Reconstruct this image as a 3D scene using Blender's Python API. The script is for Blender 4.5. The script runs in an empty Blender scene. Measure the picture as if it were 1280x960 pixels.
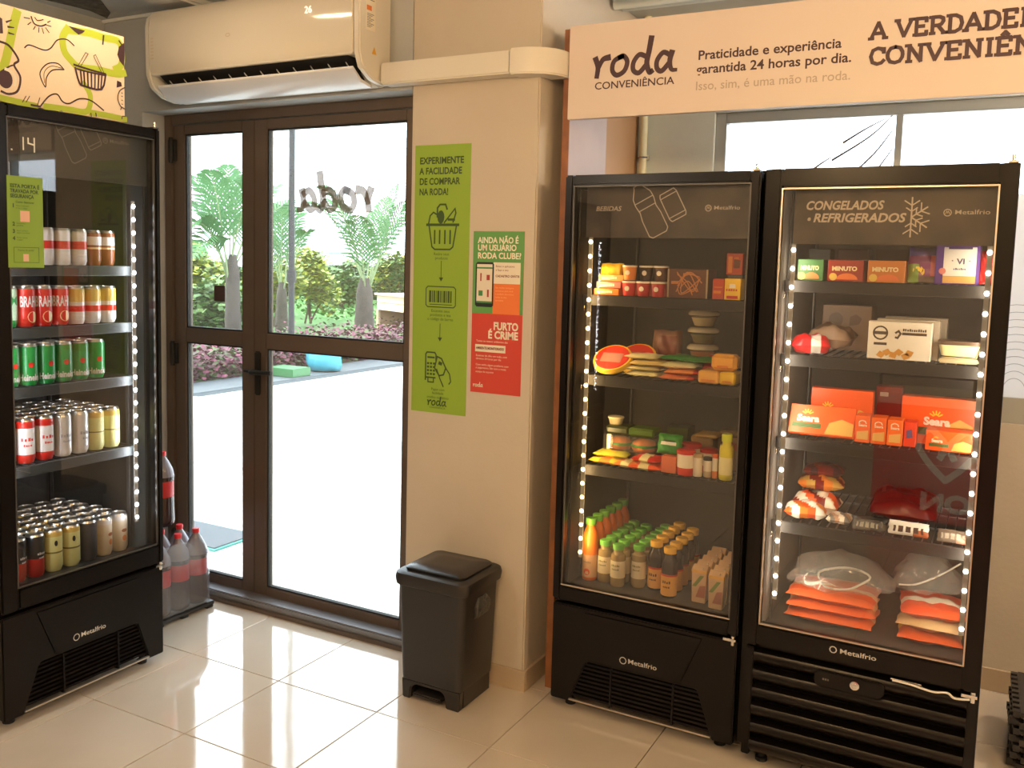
import bpy, bmesh, math, random
from mathutils import Vector, Matrix
C = bpy.context.scene.collection
scene = bpy.context.scene

# ------------------------------------------------------------------ camera
cam = bpy.data.cameras.new('camera')
cam.sensor_width = 36.0
cam.lens = 1148.76 * 36.0 / 1280.0
cam.shift_x = 0.02086
cam.shift_y = -0.03291
cam.clip_end = 400
cam_o = bpy.data.objects.new('camera', cam)
C.objects.link(cam_o)
RT = Vector((0.87309974, 0.48693223, 0.02436902))
DN = Vector((0.06743805, -0.07111551, -0.99518576))
FW = Vector((-0.48285501, 0.87053982, -0.0949287))
cam_o.matrix_world = Matrix(((RT.x, -DN.x, -FW.x, 0), (RT.y, -DN.y, -FW.y, 0), (RT.z, -DN.z, -FW.z, 1.6394), (0, 0, 0, 1)))
scene.camera = cam_o

# ------------------------------------------------------------------ view, sky, sun, ceiling lights
vs = scene.view_settings
vs.view_transform = 'Standard'
vs.look = 'None'
vs.gamma = 1.0
vs.use_curve_mapping = False
vs.exposure = 0.0
scene.cycles.max_bounces = 8
scene.cycles.diffuse_bounces = 4
scene.cycles.glossy_bounces = 4
scene.cycles.transparent_max_bounces = 16
scene.cycles.caustics_reflective = False
scene.cycles.caustics_refractive = False
scene.cycles.sample_clamp_indirect = 4.0

w = bpy.data.worlds.new('sky')
scene.world = w
w.use_nodes = True
nt = w.node_tree
bg = nt.nodes['Background']
bg.inputs['Color'].default_value = (0.84, 0.92, 1.0, 1)
bg.inputs['Strength'].default_value = 7.0

def lamp(kind, name, loc, energy, color, size=None, size_y=None, aim=None, rot=None, portal=False):
    d = bpy.data.lights.new(name, kind)
    d.energy = energy
    d.color = color
    if kind == 'AREA':
        d.shape = 'RECTANGLE'
        d.size = size
        d.size_y = size_y or size
        if portal:
            d.cycles.is_portal = True
    if kind == 'SUN':
        d.angle = math.radians(3)
    o = bpy.data.objects.new(name, d)
    o.location = loc
    if aim is not None:
        o.rotation_euler = (Vector(aim) - Vector(loc)).to_track_quat('-Z', 'Y').to_euler()
    if rot:
        o.rotation_euler = rot
    C.objects.link(o)
    return o

lamp('SUN', 'sun', (-14, -5, 20), 5.0, (1.0, 0.96, 0.88), aim=(0, 1, 0))
lamp('AREA', 'door_portal', (-2.85, 3.3, 1.2), 1, (1, 1, 1), 1.5, 2.3, aim=(-2.85, 0, 1.2), portal=True)
lamp('AREA', 'window_portal', (0.5, 4.2, 1.7), 1, (1, 1, 1), 3.4, 1.3, aim=(0.5, 0, 1.7), portal=True)
WARM = (1.0, 0.64, 0.30)
SOFT = (1.0, 0.80, 0.58)
# unseen glowing globes added to brighten room, ceiling and bay (built with the ceiling); (x, y), z, strength, colour
PEND = [((-0.75, 0.75), 2.38, 135, WARM), ((0.95, 1.6), 2.38, 135, WARM), ((-2.55, -0.6), 2.38, 120, SOFT), ((0.6, -1.3), 2.38, 135, WARM), ((1.3, 3.62), 2.42, 180, SOFT)]

DOWN = (-2.75, 2.25)      # round ceiling downlight near the air conditioner

# ------------------------------------------------------------------ materials
MATS = {}
def mat(name, col, rough=0.5, metal=0.0, spec=0.5, noise=0.0, nscale=8.0, bump=0.0, bscale=40.0, emit=None, estr=0.0, coat=0.0, sub=0.0, col2=None):
    if name in MATS:
        return MATS[name]
    m = bpy.data.materials.new(name)
    m.use_nodes = True
    n = m.node_tree.nodes
    l = m.node_tree.links
    b = n['Principled BSDF']
    b.inputs['Base Color'].default_value = (*col, 1)
    b.inputs['Roughness'].default_value = rough
    b.inputs['Metallic'].default_value = metal
    b.inputs['Specular IOR Level'].default_value = spec
    if coat:
        b.inputs['Coat Weight'].default_value = coat
        b.inputs['Coat Roughness'].default_value = 0.05
    tc = None
    if noise or bump or col2:
        tc = n.new('ShaderNodeTexCoord')
    if noise or col2:
        t = n.new('ShaderNodeTexNoise')
        t.inputs['Scale'].default_value = nscale
        t.inputs['Detail'].default_value = 5
        l.new(tc.outputs['Object'], t.inputs['Vector'])
        mx = n.new('ShaderNodeMix')
        mx.data_type = 'RGBA'
        rp = n.new('ShaderNodeMapRange')
        rp.inputs['From Min'].default_value = 0.35
        rp.inputs['From Max'].default_value = 0.65
        l.new(t.outputs['Fac'], rp.inputs['Value'])
        l.new(rp.outputs['Result'], mx.inputs[0])
        c2 = col2 or tuple(max(0, x * (1 - noise)) for x in col)
        mx.inputs[6].default_value = (*col, 1)
        mx.inputs[7].default_value = (*c2, 1)
        l.new(mx.outputs[2], b.inputs['Base Color'])
    if bump:
        t2 = n.new('ShaderNodeTexNoise')
        t2.inputs['Scale'].default_value = bscale
        t2.inputs['Detail'].default_value = 4
        l.new(tc.outputs['Object'], t2.inputs['Vector'])
        bp = n.new('ShaderNodeBump')
        bp.inputs['Strength'].default_value = bump
        bp.inputs['Distance'].default_value = 0.01
        l.new(t2.outputs['Fac'], bp.inputs['Height'])
        l.new(bp.outputs['Normal'], b.inputs['Normal'])
    if emit:
        b.inputs['Emission Color'].default_value = (*emit, 1)
        b.inputs['Emission Strength'].default_value = estr
    MATS[name] = m
    return m

def glass_mat(name, tint=(0.95, 0.97, 0.96), refl=1.0, haze=0.0, rough=0.0, hazecol=(0.8, 0.8, 0.78)):
    if name in MATS:
        return MATS[name]
    m = bpy.data.materials.new(name)
    m.use_nodes = True
    n = m.node_tree.nodes
    l = m.node_tree.links
    n.clear()
    out = n.new('ShaderNodeOutputMaterial')
    tr = n.new('ShaderNodeBsdfTransparent')
    tr.inputs['Color'].default_value = (*tint, 1)
    gl = n.new('ShaderNodeBsdfGlossy')
    gl.inputs['Roughness'].default_value = rough
    # reflectance of a thin pane, the same from both sides: (0.04 + 0.96 (1 - |cos|)^5) * refl
    ge = n.new('ShaderNodeNewGeometry')
    dt = n.new('ShaderNodeVectorMath'); dt.operation = 'DOT_PRODUCT'
    l.new(ge.outputs['Normal'], dt.inputs[0]); l.new(ge.outputs['Incoming'], dt.inputs[1])
    def mth(op, a, b=None):
        q = n.new('ShaderNodeMath'); q.operation = op
        for k, x in enumerate((a, b)):
            if x is None: continue
            if isinstance(x, (int, float)): q.inputs[k].default_value = x
            else: l.new(x, q.inputs[k])
        return q.outputs[0]
    c1 = mth('SUBTRACT', 1.0, mth('ABSOLUTE', dt.outputs['Value']))
    fs = mth('ADD', mth('MULTIPLY', mth('POWER', c1, 5.0), 0.96), 0.04)
    mu = n.new('ShaderNodeMath')
    mu.operation = 'MULTIPLY'
    mu.inputs[1].default_value = refl
    l.new(fs, mu.inputs[0])
    mx = n.new('ShaderNodeMixShader')
    l.new(mu.outputs[0], mx.inputs[0])
    l.new(tr.outputs[0], mx.inputs[1])
    l.new(gl.outputs[0], mx.inputs[2])
    last = mx
    if haze:
        df = n.new('ShaderNodeBsdfDiffuse')
        df.inputs['Color'].default_value = (*hazecol, 1)
        m2 = n.new('ShaderNodeMixShader')
        m2.inputs[0].default_value = haze
        l.new(mx.outputs[0], m2.inputs[1])
        l.new(df.outputs[0], m2.inputs[2])
        last = m2
    l.new(last.outputs[0], out.inputs['Surface'])
    MATS[name] = m
    return m

def plain(r, g, b, rough=0.45, **k):
    return mat('colour_%d_%d_%d_%d' % (r, g, b, int(rough * 100)), tuple((c / 255.0) ** 2.2 for c in (r, g, b)), rough, **k)

M_black = mat('black_lacquer', (0.005, 0.0035, 0.003), 0.28, spec=0.22)
M_blackp = mat('black_plastic', (0.018, 0.016, 0.016), 0.38, bump=0.05, bscale=300)
M_liner = mat('dark_liner', (0.022, 0.020, 0.019), 0.6)
M_liner_l = mat('grey_liner', (0.30, 0.28, 0.26), 0.5)
M_rail = mat('shelf_rail_plastic', (0.010, 0.008, 0.007), 0.75)
M_railg = mat('shelf_rail_clear', (0.030, 0.034, 0.034), 0.5)
M_wire = mat('wire_metal', (0.10, 0.10, 0.10), 0.35, metal=0.6)
M_chrome = mat('chrome', (0.75, 0.72, 0.68), 0.2, metal=1.0)
M_alu = mat('brushed_aluminium', (0.62, 0.55, 0.48), 0.35, metal=0.9)
M_wall = mat('beige_wall_paint', (0.56, 0.50, 0.42), 0.75, noise=0.06, nscale=3, bump=0.12, bscale=60)
M_wallg = mat('grey_wall_paint', (0.44, 0.45, 0.45), 0.8, noise=0.10, nscale=4, bump=0.15, bscale=50)
M_wallw = mat('pale_wall_paint', (0.78, 0.82, 0.76), 0.8, noise=0.08, nscale=4, bump=0.1, bscale=50)
M_ceil = mat('concrete_ceiling', (0.66, 0.69, 0.70), 0.9, nscale=1.3, col2=(0.44, 0.45, 0.45), bump=0.5, bscale=14)
M_tile = mat('cream_floor_tile', (0.64, 0.56, 0.47), 0.07, spec=1.0, coat=0.5, noise=0.08, nscale=2.5, bump=0.07, bscale=7)
M_grout = mat('grout', (0.13, 0.11, 0.09), 0.9)
M_skirt = mat('skirting_tile', (0.50, 0.40, 0.29), 0.3, noise=0.12, nscale=6)
M_bronze = mat('bronze_aluminium', (0.135, 0.100, 0.080), 0.38, metal=0.3, noise=0.05)
M_dark = mat('matt_black', (0.008, 0.008, 0.008), 0.7)
M_sill = mat('grey_sill', (0.22, 0.22, 0.24), 0.25, metal=0.4)
M_white = mat('white_plastic', (0.72, 0.68, 0.60), 0.28, spec=0.5)
M_whitel = mat('white_louvre_plastic', (0.78, 0.78, 0.80), 0.25)
M_frame_g = mat('grey_aluminium_frame', (0.42, 0.43, 0.40), 0.4, metal=0.3)
M_glass = glass_mat('door_glass', (0.93, 0.96, 0.95), 0.8, haze=0.08, hazecol=(0.9, 0.95, 0.95))  # haze mixes in a milky veil standing for daylight glare
M_fglass = glass_mat('fridge_glass', (0.92, 0.92, 0.91), 1.5, haze=0.004)
M_wglass = glass_mat('window_glass', (0.95, 0.96, 0.97), 0.8)
M_signb = mat('cream_sign_board', (0.70, 0.60, 0.54), 0.45)
M_ink = mat('aubergine_ink', (0.055, 0.022, 0.030), 0.5)
M_inkg = mat('pale_grey_ink', (0.44, 0.36, 0.30), 0.5)
M_wood = mat('orange_wood_edge', (0.30, 0.11, 0.035), 0.45, noise=0.3, nscale=14)
M_woodl = mat('pinkish_laminate', (0.42, 0.32, 0.28), 0.5, noise=0.06)
M_green = mat('sticker_green', (0.20, 0.33, 0.035), 0.45)
M_greend = mat('dark_green_ink', (0.035, 0.075, 0.012), 0.5)
M_red = mat('poster_red', (0.55, 0.055, 0.035), 0.45)
M_printw = mat('print_cream', (0.80, 0.74, 0.62), 0.5)
M_hdrtxt = mat('header_print', (0.66, 0.55, 0.44), 0.5)
M_header = mat('header_band', (0.030, 0.020, 0.014), 0.5, nscale=14, col2=(0.075, 0.055, 0.038))
M_led_w = mat('led_white', (1, 1, 1), 0.5, emit=(0.88, 0.93, 1.0), estr=34)
M_led_y = mat('led_warm', (1, 1, 1), 0.5, emit=(1.0, 0.72, 0.34), estr=14)
M_led_n = mat('led_neutral', (1, 1, 1), 0.5, emit=(1.0, 0.92, 0.80), estr=14)
M_strip = mat('led_strip_backing', (0.35, 0.33, 0.30), 0.4)
M_cord = mat('white_wire', (0.75, 0.72, 0.66), 0.4)

# ------------------------------------------------------------------ geometry collector
def frame(o, u, v):
    """matrix whose local x,y run along u,v from o; z is the outward normal"""
    u = Vector(u).normalized(); v = Vector(v).normalized(); n = u.cross(v)
    return Matrix(((u.x, v.x, n.x, o[0]), (u.y, v.y, n.y, o[1]), (u.z, v.z, n.z, o[2]), (0, 0, 0, 1)))

class G:
    def __init__(s):
        s.v = []; s.f = []; s.m = []
    def add(s, vs_, fs, mi=0, M=None):
        b = len(s.v)
        for p in vs_:
            s.v.append(tuple(M @ Vector(p)) if M is not None else tuple(p))
        for f in fs:
            s.f.append([b + i for i in f]); s.m.append(mi)
        return s
    def box(s, x0, x1, y0, y1, z0, z1, mi=0, M=None):
        vs_ = [(x0, y0, z0), (x1, y0, z0), (x1, y1, z0), (x0, y1, z0), (x0, y0, z1), (x1, y0, z1), (x1, y1, z1), (x0, y1, z1)]
        return s.add(vs_, [(0, 3, 2, 1), (4, 5, 6, 7), (0, 1, 5, 4), (1, 2, 6, 5), (2, 3, 7, 6), (3, 0, 4, 7)], mi, M)
    def lathe(s, prof, n=20, mis=None, M=None, cap=True):
        """prof: (r, z) from bottom to top"""
        vs_ = []
        for r, z in prof:
            for k in range(n):
                a = 2 * math.pi * k / n
                vs_.append((r * math.cos(a), r * math.sin(a), z))
        b = len(s.v)
        for p in vs_:
            s.v.append(tuple(M @ Vector(p)) if M is not None else p)
        for i in range(len(prof) - 1):
            mi = mis[i] if mis else 0
            for k in range(n):
                k2 = (k + 1) % n
                s.f.append([b + i * n + k, b + i * n + k2, b + (i + 1) * n + k2, b + (i + 1) * n + k]); s.m.append(mi)
        if cap:
            s.f.append([b + k for k in reversed(range(n))]); s.m.append(mis[0] if mis else 0)
            s.f.append([b + (len(prof) - 1) * n + k for k in range(n)]); s.m.append(mis[-1] if mis else 0)
        return s
    def tube(s, pts, r, n=8, mi=0, r1=None, closed=False):
        pts = [Vector(p) for p in pts]
        b = len(s.v); N = len(pts)
        for i, p in enumerate(pts):
            if closed:
                d = pts[(i + 1) % N] - pts[i - 1]
            else:
                d = pts[min(i + 1, N - 1)] - pts[max(i - 1, 0)]
            d.normalize()
            a = Vector((0, 0, 1)) if abs(d.z) < 0.9 else Vector((1, 0, 0))
            u = d.cross(a).normalized(); v = d.cross(u)
            rr = r if r1 is None else r + (r1 - r) * i / max(1, N - 1)
            for k in range(n):
                t = 2 * math.pi * k / n
                s.v.append(tuple(p + u * rr * math.cos(t) + v * rr * math.sin(t)))
        for i in range(N if closed else N - 1):
            j = (i + 1) % N
            for k in range(n):
                k2 = (k + 1) % n
                s.f.append([b + i * n + k, b + j * n + k, b + j * n + k2, b + i * n + k2]); s.m.append(mi)
        if not closed:
            s.f.append([b + k for k in range(n)]); s.m.append(mi)
            s.f.append([b + (N - 1) * n + k for k in reversed(range(n))]); s.m.append(mi)
        return s
    def prism(s, pts, d, M=None, mi=0):
        """2-D outline (counter-clockwise) from local z=0 to z=d"""
        n = len(pts)
        vs_ = [(p[0], p[1], 0) for p in pts] + [(p[0], p[1], d) for p in pts]
        fs = [list(range(n, 2 * n)), list(reversed(range(n)))]
        for i in range(n):
            j = (i + 1) % n
            fs.append((i, j, n + j, n + i))
        return s.add(vs_, fs, mi, M)
    def ribbon(s, pts, w, M=None, mi=0, w1=None, closed=False, h=0.0006):
        """a drawn line: one flat mitred strip in the local xy plane; each stroke lies a hair above the last"""
        P = []
        for p in pts:
            q = Vector((p[0], p[1]))
            if not P or (q - P[-1]).length > 1e-7: P.append(q)
        if closed and (P[0] - P[-1]).length < 1e-7: P.pop()
        N = len(P)
        if N < 2: return s
        s.nr = getattr(s, 'nr', 0) + 1
        z = h + s.nr * 0.00003
        L = []
        for i in range(N):
            wa = (w if w1 is None else w + (w1 - w) * i / (N - 1)) / 2
            if closed: d0 = P[i] - P[i - 1]; d1 = P[(i + 1) % N] - P[i]
            else: d0 = P[i] - P[i - 1] if i else P[1] - P[0]; d1 = P[i + 1] - P[i] if i < N - 1 else d0
            d0 = d0.normalized(); d1 = d1.normalized()
            t = d0 + d1
            t = t.normalized() if t.length > .2 else d1
            n_ = Vector((-t.y, t.x)); k = 1 / max(.55, abs(n_.dot(Vector((-d0.y, d0.x)))))
            e = Vector((0, 0))
            if not closed and N > 1:
                if i == 0: e = -d1 * wa * .6
                if i == N - 1: e = d0 * wa * .6
            L.append((P[i] + e - n_ * wa * k, P[i] + e + n_ * wa * k))
        vs_ = [(q.x, q.y, z) for ab in L for q in ab]
        fs = []
        for i in range(N if closed else N - 1):
            j = (i + 1) % N
            fs.append((2 * i, 2 * j, 2 * j + 1, 2 * i + 1))
        return s.add(vs_, fs, mi, M)
    def flat(s, pts, M=None, mi=0, h=0.0004):
        return s.add([(p[0], p[1], h) for p in pts], [list(range(len(pts)))], mi, M)
    def mesh(s, name, mats, bevel=0, smooth=30, seg=2):
        me = bpy.data.meshes.new(name)
        me.from_pydata(s.v, [], s.f)
        if not isinstance(mats, (list, tuple)):
            mats = [mats]
        for m in mats:
            me.materials.append(m)
        me.polygons.foreach_set('material_index', [min(i, len(mats) - 1) for i in s.m])
        if bevel:
            bm = bmesh.new(); bm.from_mesh(me)
            ed = [e for e in bm.edges if len(e.link_faces) == 2 and e.calc_face_angle(0) > 0.5]
            bmesh.ops.bevel(bm, geom=ed, offset=bevel, segments=seg, affect='EDGES', clamp_overlap=True)
            bm.to_mesh(me); bm.free()
        if smooth:
            me.shade_smooth()
            me.set_sharp_from_angle(angle=math.radians(smooth))
        me.update()
        return me
    def build(s, name, mats, parent=None, bevel=0, smooth=30, seg=2):
        o = bpy.data.objects.new(name, s.mesh(name, mats, bevel, smooth, seg))
        C.objects.link(o)
        if parent is not None:
            o.parent = parent
        return o

def thing(name, label, cat, loc=(0, 0, 0), rz=0, group=None):
    o = bpy.data.objects.new(name, None)
    o.empty_display_size = 0.05
    C.objects.link(o)
    o.location = loc; o.rotation_euler = (0, 0, rz)
    o['label'] = label; o['category'] = cat
    if group: o['group'] = group
    return o
def tag(o, label, cat, group=None):
    o['label'] = label; o['category'] = cat
    if group: o['group'] = group
    return o
def struct(o):
    o['kind'] = 'structure'; return o
def stuff(o):
    o['kind'] = 'stuff'; return o
def copy_tree(o, parent=None):
    c = o.copy(); C.objects.link(c)
    if parent is not None: c.parent = parent
    for ch in list(o.children):
        copy_tree(ch, c)
    return c
def dup(o, loc, label, rz=None, group=None):
    c = copy_tree(o); c.location = loc; c['label'] = label
    if rz is not None: c.rotation_euler = (0, 0, rz)
    if group: c['group'] = group
    return c

TXT = {}
def text_data(body, size, bold=0.0, shear=0.0, align='LEFT', spacing=1.0):
    key = (body, size, bold, shear, align, spacing)
    if key not in TXT:
        cu = bpy.data.curves.new('lettering', 'FONT')
        cu.body = body; cu.size = size; cu.offset = bold * size; cu.shear = shear
        cu.align_x = align; cu.space_character = spacing; cu.resolution_u = 3
        cu.fill_mode = 'FRONT'; cu.extrude = 0
        o = bpy.data.objects.new('lettering', cu)
        C.objects.link(o)
        dg = bpy.context.evaluated_depsgraph_get()
        me = bpy.data.meshes.new_from_object(o.evaluated_get(dg))
        TXT[key] = ([tuple(v.co) for v in me.vertices], [tuple(p.vertices) for p in me.polygons])
        bpy.data.objects.remove(o); bpy.data.curves.remove(cu); bpy.data.meshes.remove(me)
    return TXT[key]
def text(g, body, x, y, size, M, mi=0, width=None, bold=0.0, shear=0.0, align='LEFT', h=0.0008, spacing=1.0, wrap=None):
    """adds lettering to collector g; size is cap height; width stretches the line to that length"""
    vs_, fs = text_data(body, 1.0, bold, shear, align, spacing)
    if not vs_: return g
    s = size / 0.70
    sx = s
    if width:
        xs = [v[0] for v in vs_]
        sx = width / (max(xs) - min(xs))
    pts = [(x + v[0] * sx, y + v[1] * s, h) for v in vs_]
    if wrap:   # wrap: radius, angle centre, about local z of M
        r, a0 = wrap
        pts = [((r + 0.0006) * math.cos(a0 + p[0] / r), (r + 0.0006) * math.sin(a0 + p[0] / r), p[1]) for p in pts]
    g.add(pts, fs, mi, M)
    return g

def scrib(g, x, y, size, M, width, wrap=None, h=0.0010, seed=1):
    """a line of print too small to read: a row of short upright marks"""
    R_ = random.Random(seed + int(width * 9999)); n = max(3, int(width / (size * .75))); st = width / n
    for k in range(n):
        x0 = x + k * st; x1 = x0 + st * R_.uniform(.55, .8); y1 = y + size * R_.choice((.75, .75, 1.0))
        q = [(x0, y), (x1, y), (x1, y1), (x0, y1)]
        if wrap:
            r, a0 = wrap; p3 = [((r + .0006) * math.cos(a0 + p[0] / r), (r + .0006) * math.sin(a0 + p[0] / r), p[1]) for p in q]
        else: p3 = [(p[0], p[1], h) for p in q]
        g.add(p3, [(0, 1, 2, 3)], 0, M)
    return g

def curve_pts(pts, n=8):
    """smooth line through control points (Catmull-Rom)"""
    P = [Vector(p) for p in pts]
    out = []
    for i in range(len(P) - 1):
        p0 = P[max(i - 1, 0)]; p1 = P[i]; p2 = P[i + 1]; p3 = P[min(i + 2, len(P) - 1)]
        for k in range(n):
            t = k / n
            out.append(0.5 * ((2 * p1) + (-p0 + p2) * t + (2 * p0 - 5 * p1 + 4 * p2 - p3) * t * t + (-p0 + 3 * p1 - 3 * p2 + p3) * t ** 3))
    out.append(P[-1])
    return out

ORD = ['first', 'second', 'third', 'fourth', 'fifth', 'sixth', 'seventh', 'eighth', 'ninth', 'tenth']

# script logo drawn with brush strokes; unit height = x-height 1, total width about 4.6
def brush_logo(g, x, y, s, M, mi=0, mirror=False, h=0.0009, fat=1.25):
    sg = -1 if mirror else 1
    def st(pts, w, w1=None):
        q = curve_pts([(x + sg * p[0] * s, y + p[1] * s) for p in pts], 6)
        g.ribbon(q, w * s * fat, M, mi, None if w1 is None else w1 * s * fat, h=h)
    st([(0.05, 0.95), (0.2, 0.5), (0.15, 0.0)], 0.24, 0.2)
    st([(0.2, 0.35), (0.45, 0.85), (0.8, 0.95)], 0.16, 0.26)
    st([(1.55, 0.95), (1.1, 0.75), (1.0, 0.3), (1.25, 0.02), (1.65, 0.2), (1.8, 0.65), (1.6, 0.95), (1.35, 0.9)], 0.2)
    st([(2.85, 0.8), (2.45, 0.95), (2.15, 0.6), (2.15, 0.2), (2.45, 0.05), (2.8, 0.4)], 0.2)
    st([(3.05, 1.75), (2.95, 1.1), (2.85, 0.5), (3.0, 0.05), (3.15, 0.1)], 0.24, 0.2)
    st([(4.05, 0.8), (3.7, 0.95), (3.4, 0.6), (3.4, 0.2), (3.65, 0.05), (4.0, 0.4)], 0.2)
    st([(4.15, 0.95), (4.05, 0.5), (4.15, 0.1), (4.4, 0.05)], 0.24, 0.14)
    return g

# ================================================================== SETTING
XL, XR, YB, YW, YBAY, ZC = -3.855, 2.3, -2.6, 3.05, 4.05, 2.75
PX0, PX1 = -2.07, -1.514          # pillar between door and window bay
DT = 2.306                        # top of the door opening
g = G(); g.box(XL - .15, XR + .15, YB - .15, YW + .25, -0.16, -0.012); g.box(PX0, XR + .15, YW + .25, YBAY + .15, -0.16, -0.012)
floor = struct(g.build('floor', M_grout, smooth=0))
T = 0.47
tb = G(); tb.box(-T / 2 + .0016, T / 2 - .0016, -T / 2 + .0016, T / 2 - .0016, -0.010, 0)
tile_me = tb.mesh('tile', M_tile, bevel=0.0012, seg=1)
ix0 = math.floor((XL + 2.8302) / T); iy0 = math.floor((YB - 2.1484) / T)
for i in range(ix0, 12):
    for j in range(iy0, 5):
        cx, cy = -2.8302 + (i + .5) * T, 2.1484 + (j + .5) * T
        if cx - T / 2 > XR or cy - T / 2 > YBAY or cx + T / 2 < XL or cy + T / 2 < YB: continue
        if cx < PX1 and cy - T / 2 > YW + 0.06: continue
        t = bpy.data.objects.new('tile', tile_me); C.objects.link(t); t.parent = floor
        t.location = (cx, cy, 0)
        t.rotation_euler = (random.Random(i * 31 + j).uniform(-.0012, .0012), random.Random(i * 17 + j).uniform(-.0012, .0012), 0)

def wallbox(name, m, *b):
    g = G()
    for q in b: g.box(*q)
    return struct(g.build(name, m, smooth=0))
wallbox('wall_left', M_wallg, (XL - .15, XL, YB, YW + .25, -.1, ZC))
wallbox('wall_right', M_wall, (XR, XR + .15, YB, YBAY + .15, -.1, ZC))
wallbox('wall_front', M_wall, (XL - .15, XR + .15, YB - .15, YB, -.1, ZC))
wallbox('wall_back', M_wallg, (XL, -3.60, YW, YW + .25, -.1, ZC), (-3.60, PX0, YW, YW + .25, DT, ZC))
g = G(); g.box(PX0, PX1, YW, YBAY + .15, -.1, ZC)
struct(g.build('wall_pillar', M_wall, bevel=0.006, seg=2))
# window bay wall: below, above and beside the glazing
WZ0, WZ1, WX0 = 1.067, 2.315, -1.153
wallbox('wall_bay', M_wallw, (PX1, WX0, YBAY, YBAY + .15, -.1, ZC), (WX0, XR, YBAY, YBAY + .15, WZ1, ZC))
wallbox('wall_bay_lower', M_wall, (WX0, XR, YBAY, YBAY + .15, -.1, WZ0))
# ceiling with beams
g = G(); g.box(XL - .15, XR + .15, YB - .15, YW + .25, ZC, ZC + .15); g.box(PX0, XR + .15, YW + .25, YBAY + .15, ZC, ZC + .15)
struct(g.build('ceiling', M_ceil, smooth=0))
g = G(); g.box(-3.30, -3.12, 0.4, YW, ZC - .035, ZC - .001)
struct(g.build('ceiling_beam', M_ceil, bevel=.01))
for k, (bx0, bx1, by0, by1) in enumerate([(-1.45, XR, 3.42, 3.56)]):
    g = G(); g.box(bx0, bx1, by0, by1, ZC - .05, ZC - .001)
    struct(g.build('ceiling_beam', M_wallw, bevel=.006))
for yy, rr in ((3.70, .022), (3.80, .014)):
    g = G(); g.tube([(-1.50, yy, ZC - rr - .002), (XR - .01, yy, ZC - rr - .002)], rr, 10)
    tag(g.build('ceiling_pipe', M_wallw, smooth=60), ('thick' if rr > .02 else 'thin') + ' pale pipe running under the ceiling above the window', 'pipe')
g = G(); g.box(PX1 + .0005, PX1 + .012, 3.50, YBAY - .002, .10, 2.40)
struct(g.build('trim_3', mat('tan_lining_board', (.42, .24, .12), .55), smooth=0))
g = G(); g.box(XL, PX0 + .5, YW - .018, YW - .001, ZC - .016, ZC - .001)
struct(g.build('trim_4', mat('pale_bead', (.75, .75, .72), .6), bevel=.003))
g = G(); g.prism([(-3.80, 2.62), (-3.60, 2.55), (-3.50, 2.70), (-3.56, 2.80), (-3.655, 2.907), (-3.70, 2.96), (-3.798, 3.02), (-3.755, 2.892), (-3.765, 2.80)], .002, Matrix.Translation((0, 0, ZC - .003)))
struct(g.build('ceiling_patch', mat('damp_plaster', (.16, .15, .13), .95, noise=.5, nscale=30, bump=.6, bscale=30), smooth=0))
# skirting
def skirt(name, *b):
    g = G()
    for q in b: g.box(*q)
    o = struct(g.build(name, M_skirt, bevel=.002, seg=1)); return o
skirt('baseboard_back', (PX0, PX1 + .012, YW - .012, YW, 0, .082), (PX1, PX1 + .012, YW, YBAY, 0, .082))
skirt('baseboard_bay', (PX1 + .012, XR, YBAY - .014, YBAY, 0, .09))
skirt('baseboard_left', (XL, XL + .012, YB, YW, 0, .082))
skirt('baseboard_right', (XR - .012, XR, YB, YBAY, 0, .082))
skirt('baseboard_front', (XL, XR, YB, YB + .012, 0, .082))

# added fill pendants, then the ceiling downlight
for k, ((lx, ly), lz, e, c) in enumerate(PEND):
    t = thing('pendant_lamp', ['round glass pendant lamp above the open floor before the bottle refrigerator', 'round glass pendant lamp above the floor near the tray stack', 'round glass pendant lamp by the mirrored refrigerator', 'round glass pendant lamp behind the red chest freezer', 'round glass pendant lamp in the window bay'][k], 'lamp', (lx, ly, ZC))
    g = G(); g.lathe([(.05, -.03), (.055, -.005), (.05, -.0005)], 16); g.build('canopy', M_white, t)
    g = G(); g.tube([(0, 0, -.03), (0, 0, lz - ZC + .10)], .004, 6); g.build('cord', M_dark, t)
    g = G(); g.lathe([(.11 * math.sin(a), -.11 * math.cos(a)) for a in [math.pi * (.02 + .96 * q / 12) for q in range(13)]], 20, M=Matrix.Translation((0, 0, lz - ZC)))
    g.build('globe', mat('lamp_globe_%d' % k, (1, 1, 1), .5, emit=c, estr=e), t, smooth=80)

t = thing('ceiling_downlight', 'small round warm ceiling downlight before the air conditioner', 'lamp', (*DOWN, ZC))
g = G(); g.lathe([(.125, -.0005), (.125, -.012), (.105, -.016), (.105, -.0005)][::-1], 28, cap=False); g.build('rim', M_white, t)
g = G(); g.lathe([(.104, -.009), (.104, -.006)], 28); g.build('diffuser', mat('downlight_diffuser', (1, 1, 1), .5, emit=(1.0, .76, .48), estr=42), t, smooth=0)

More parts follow.
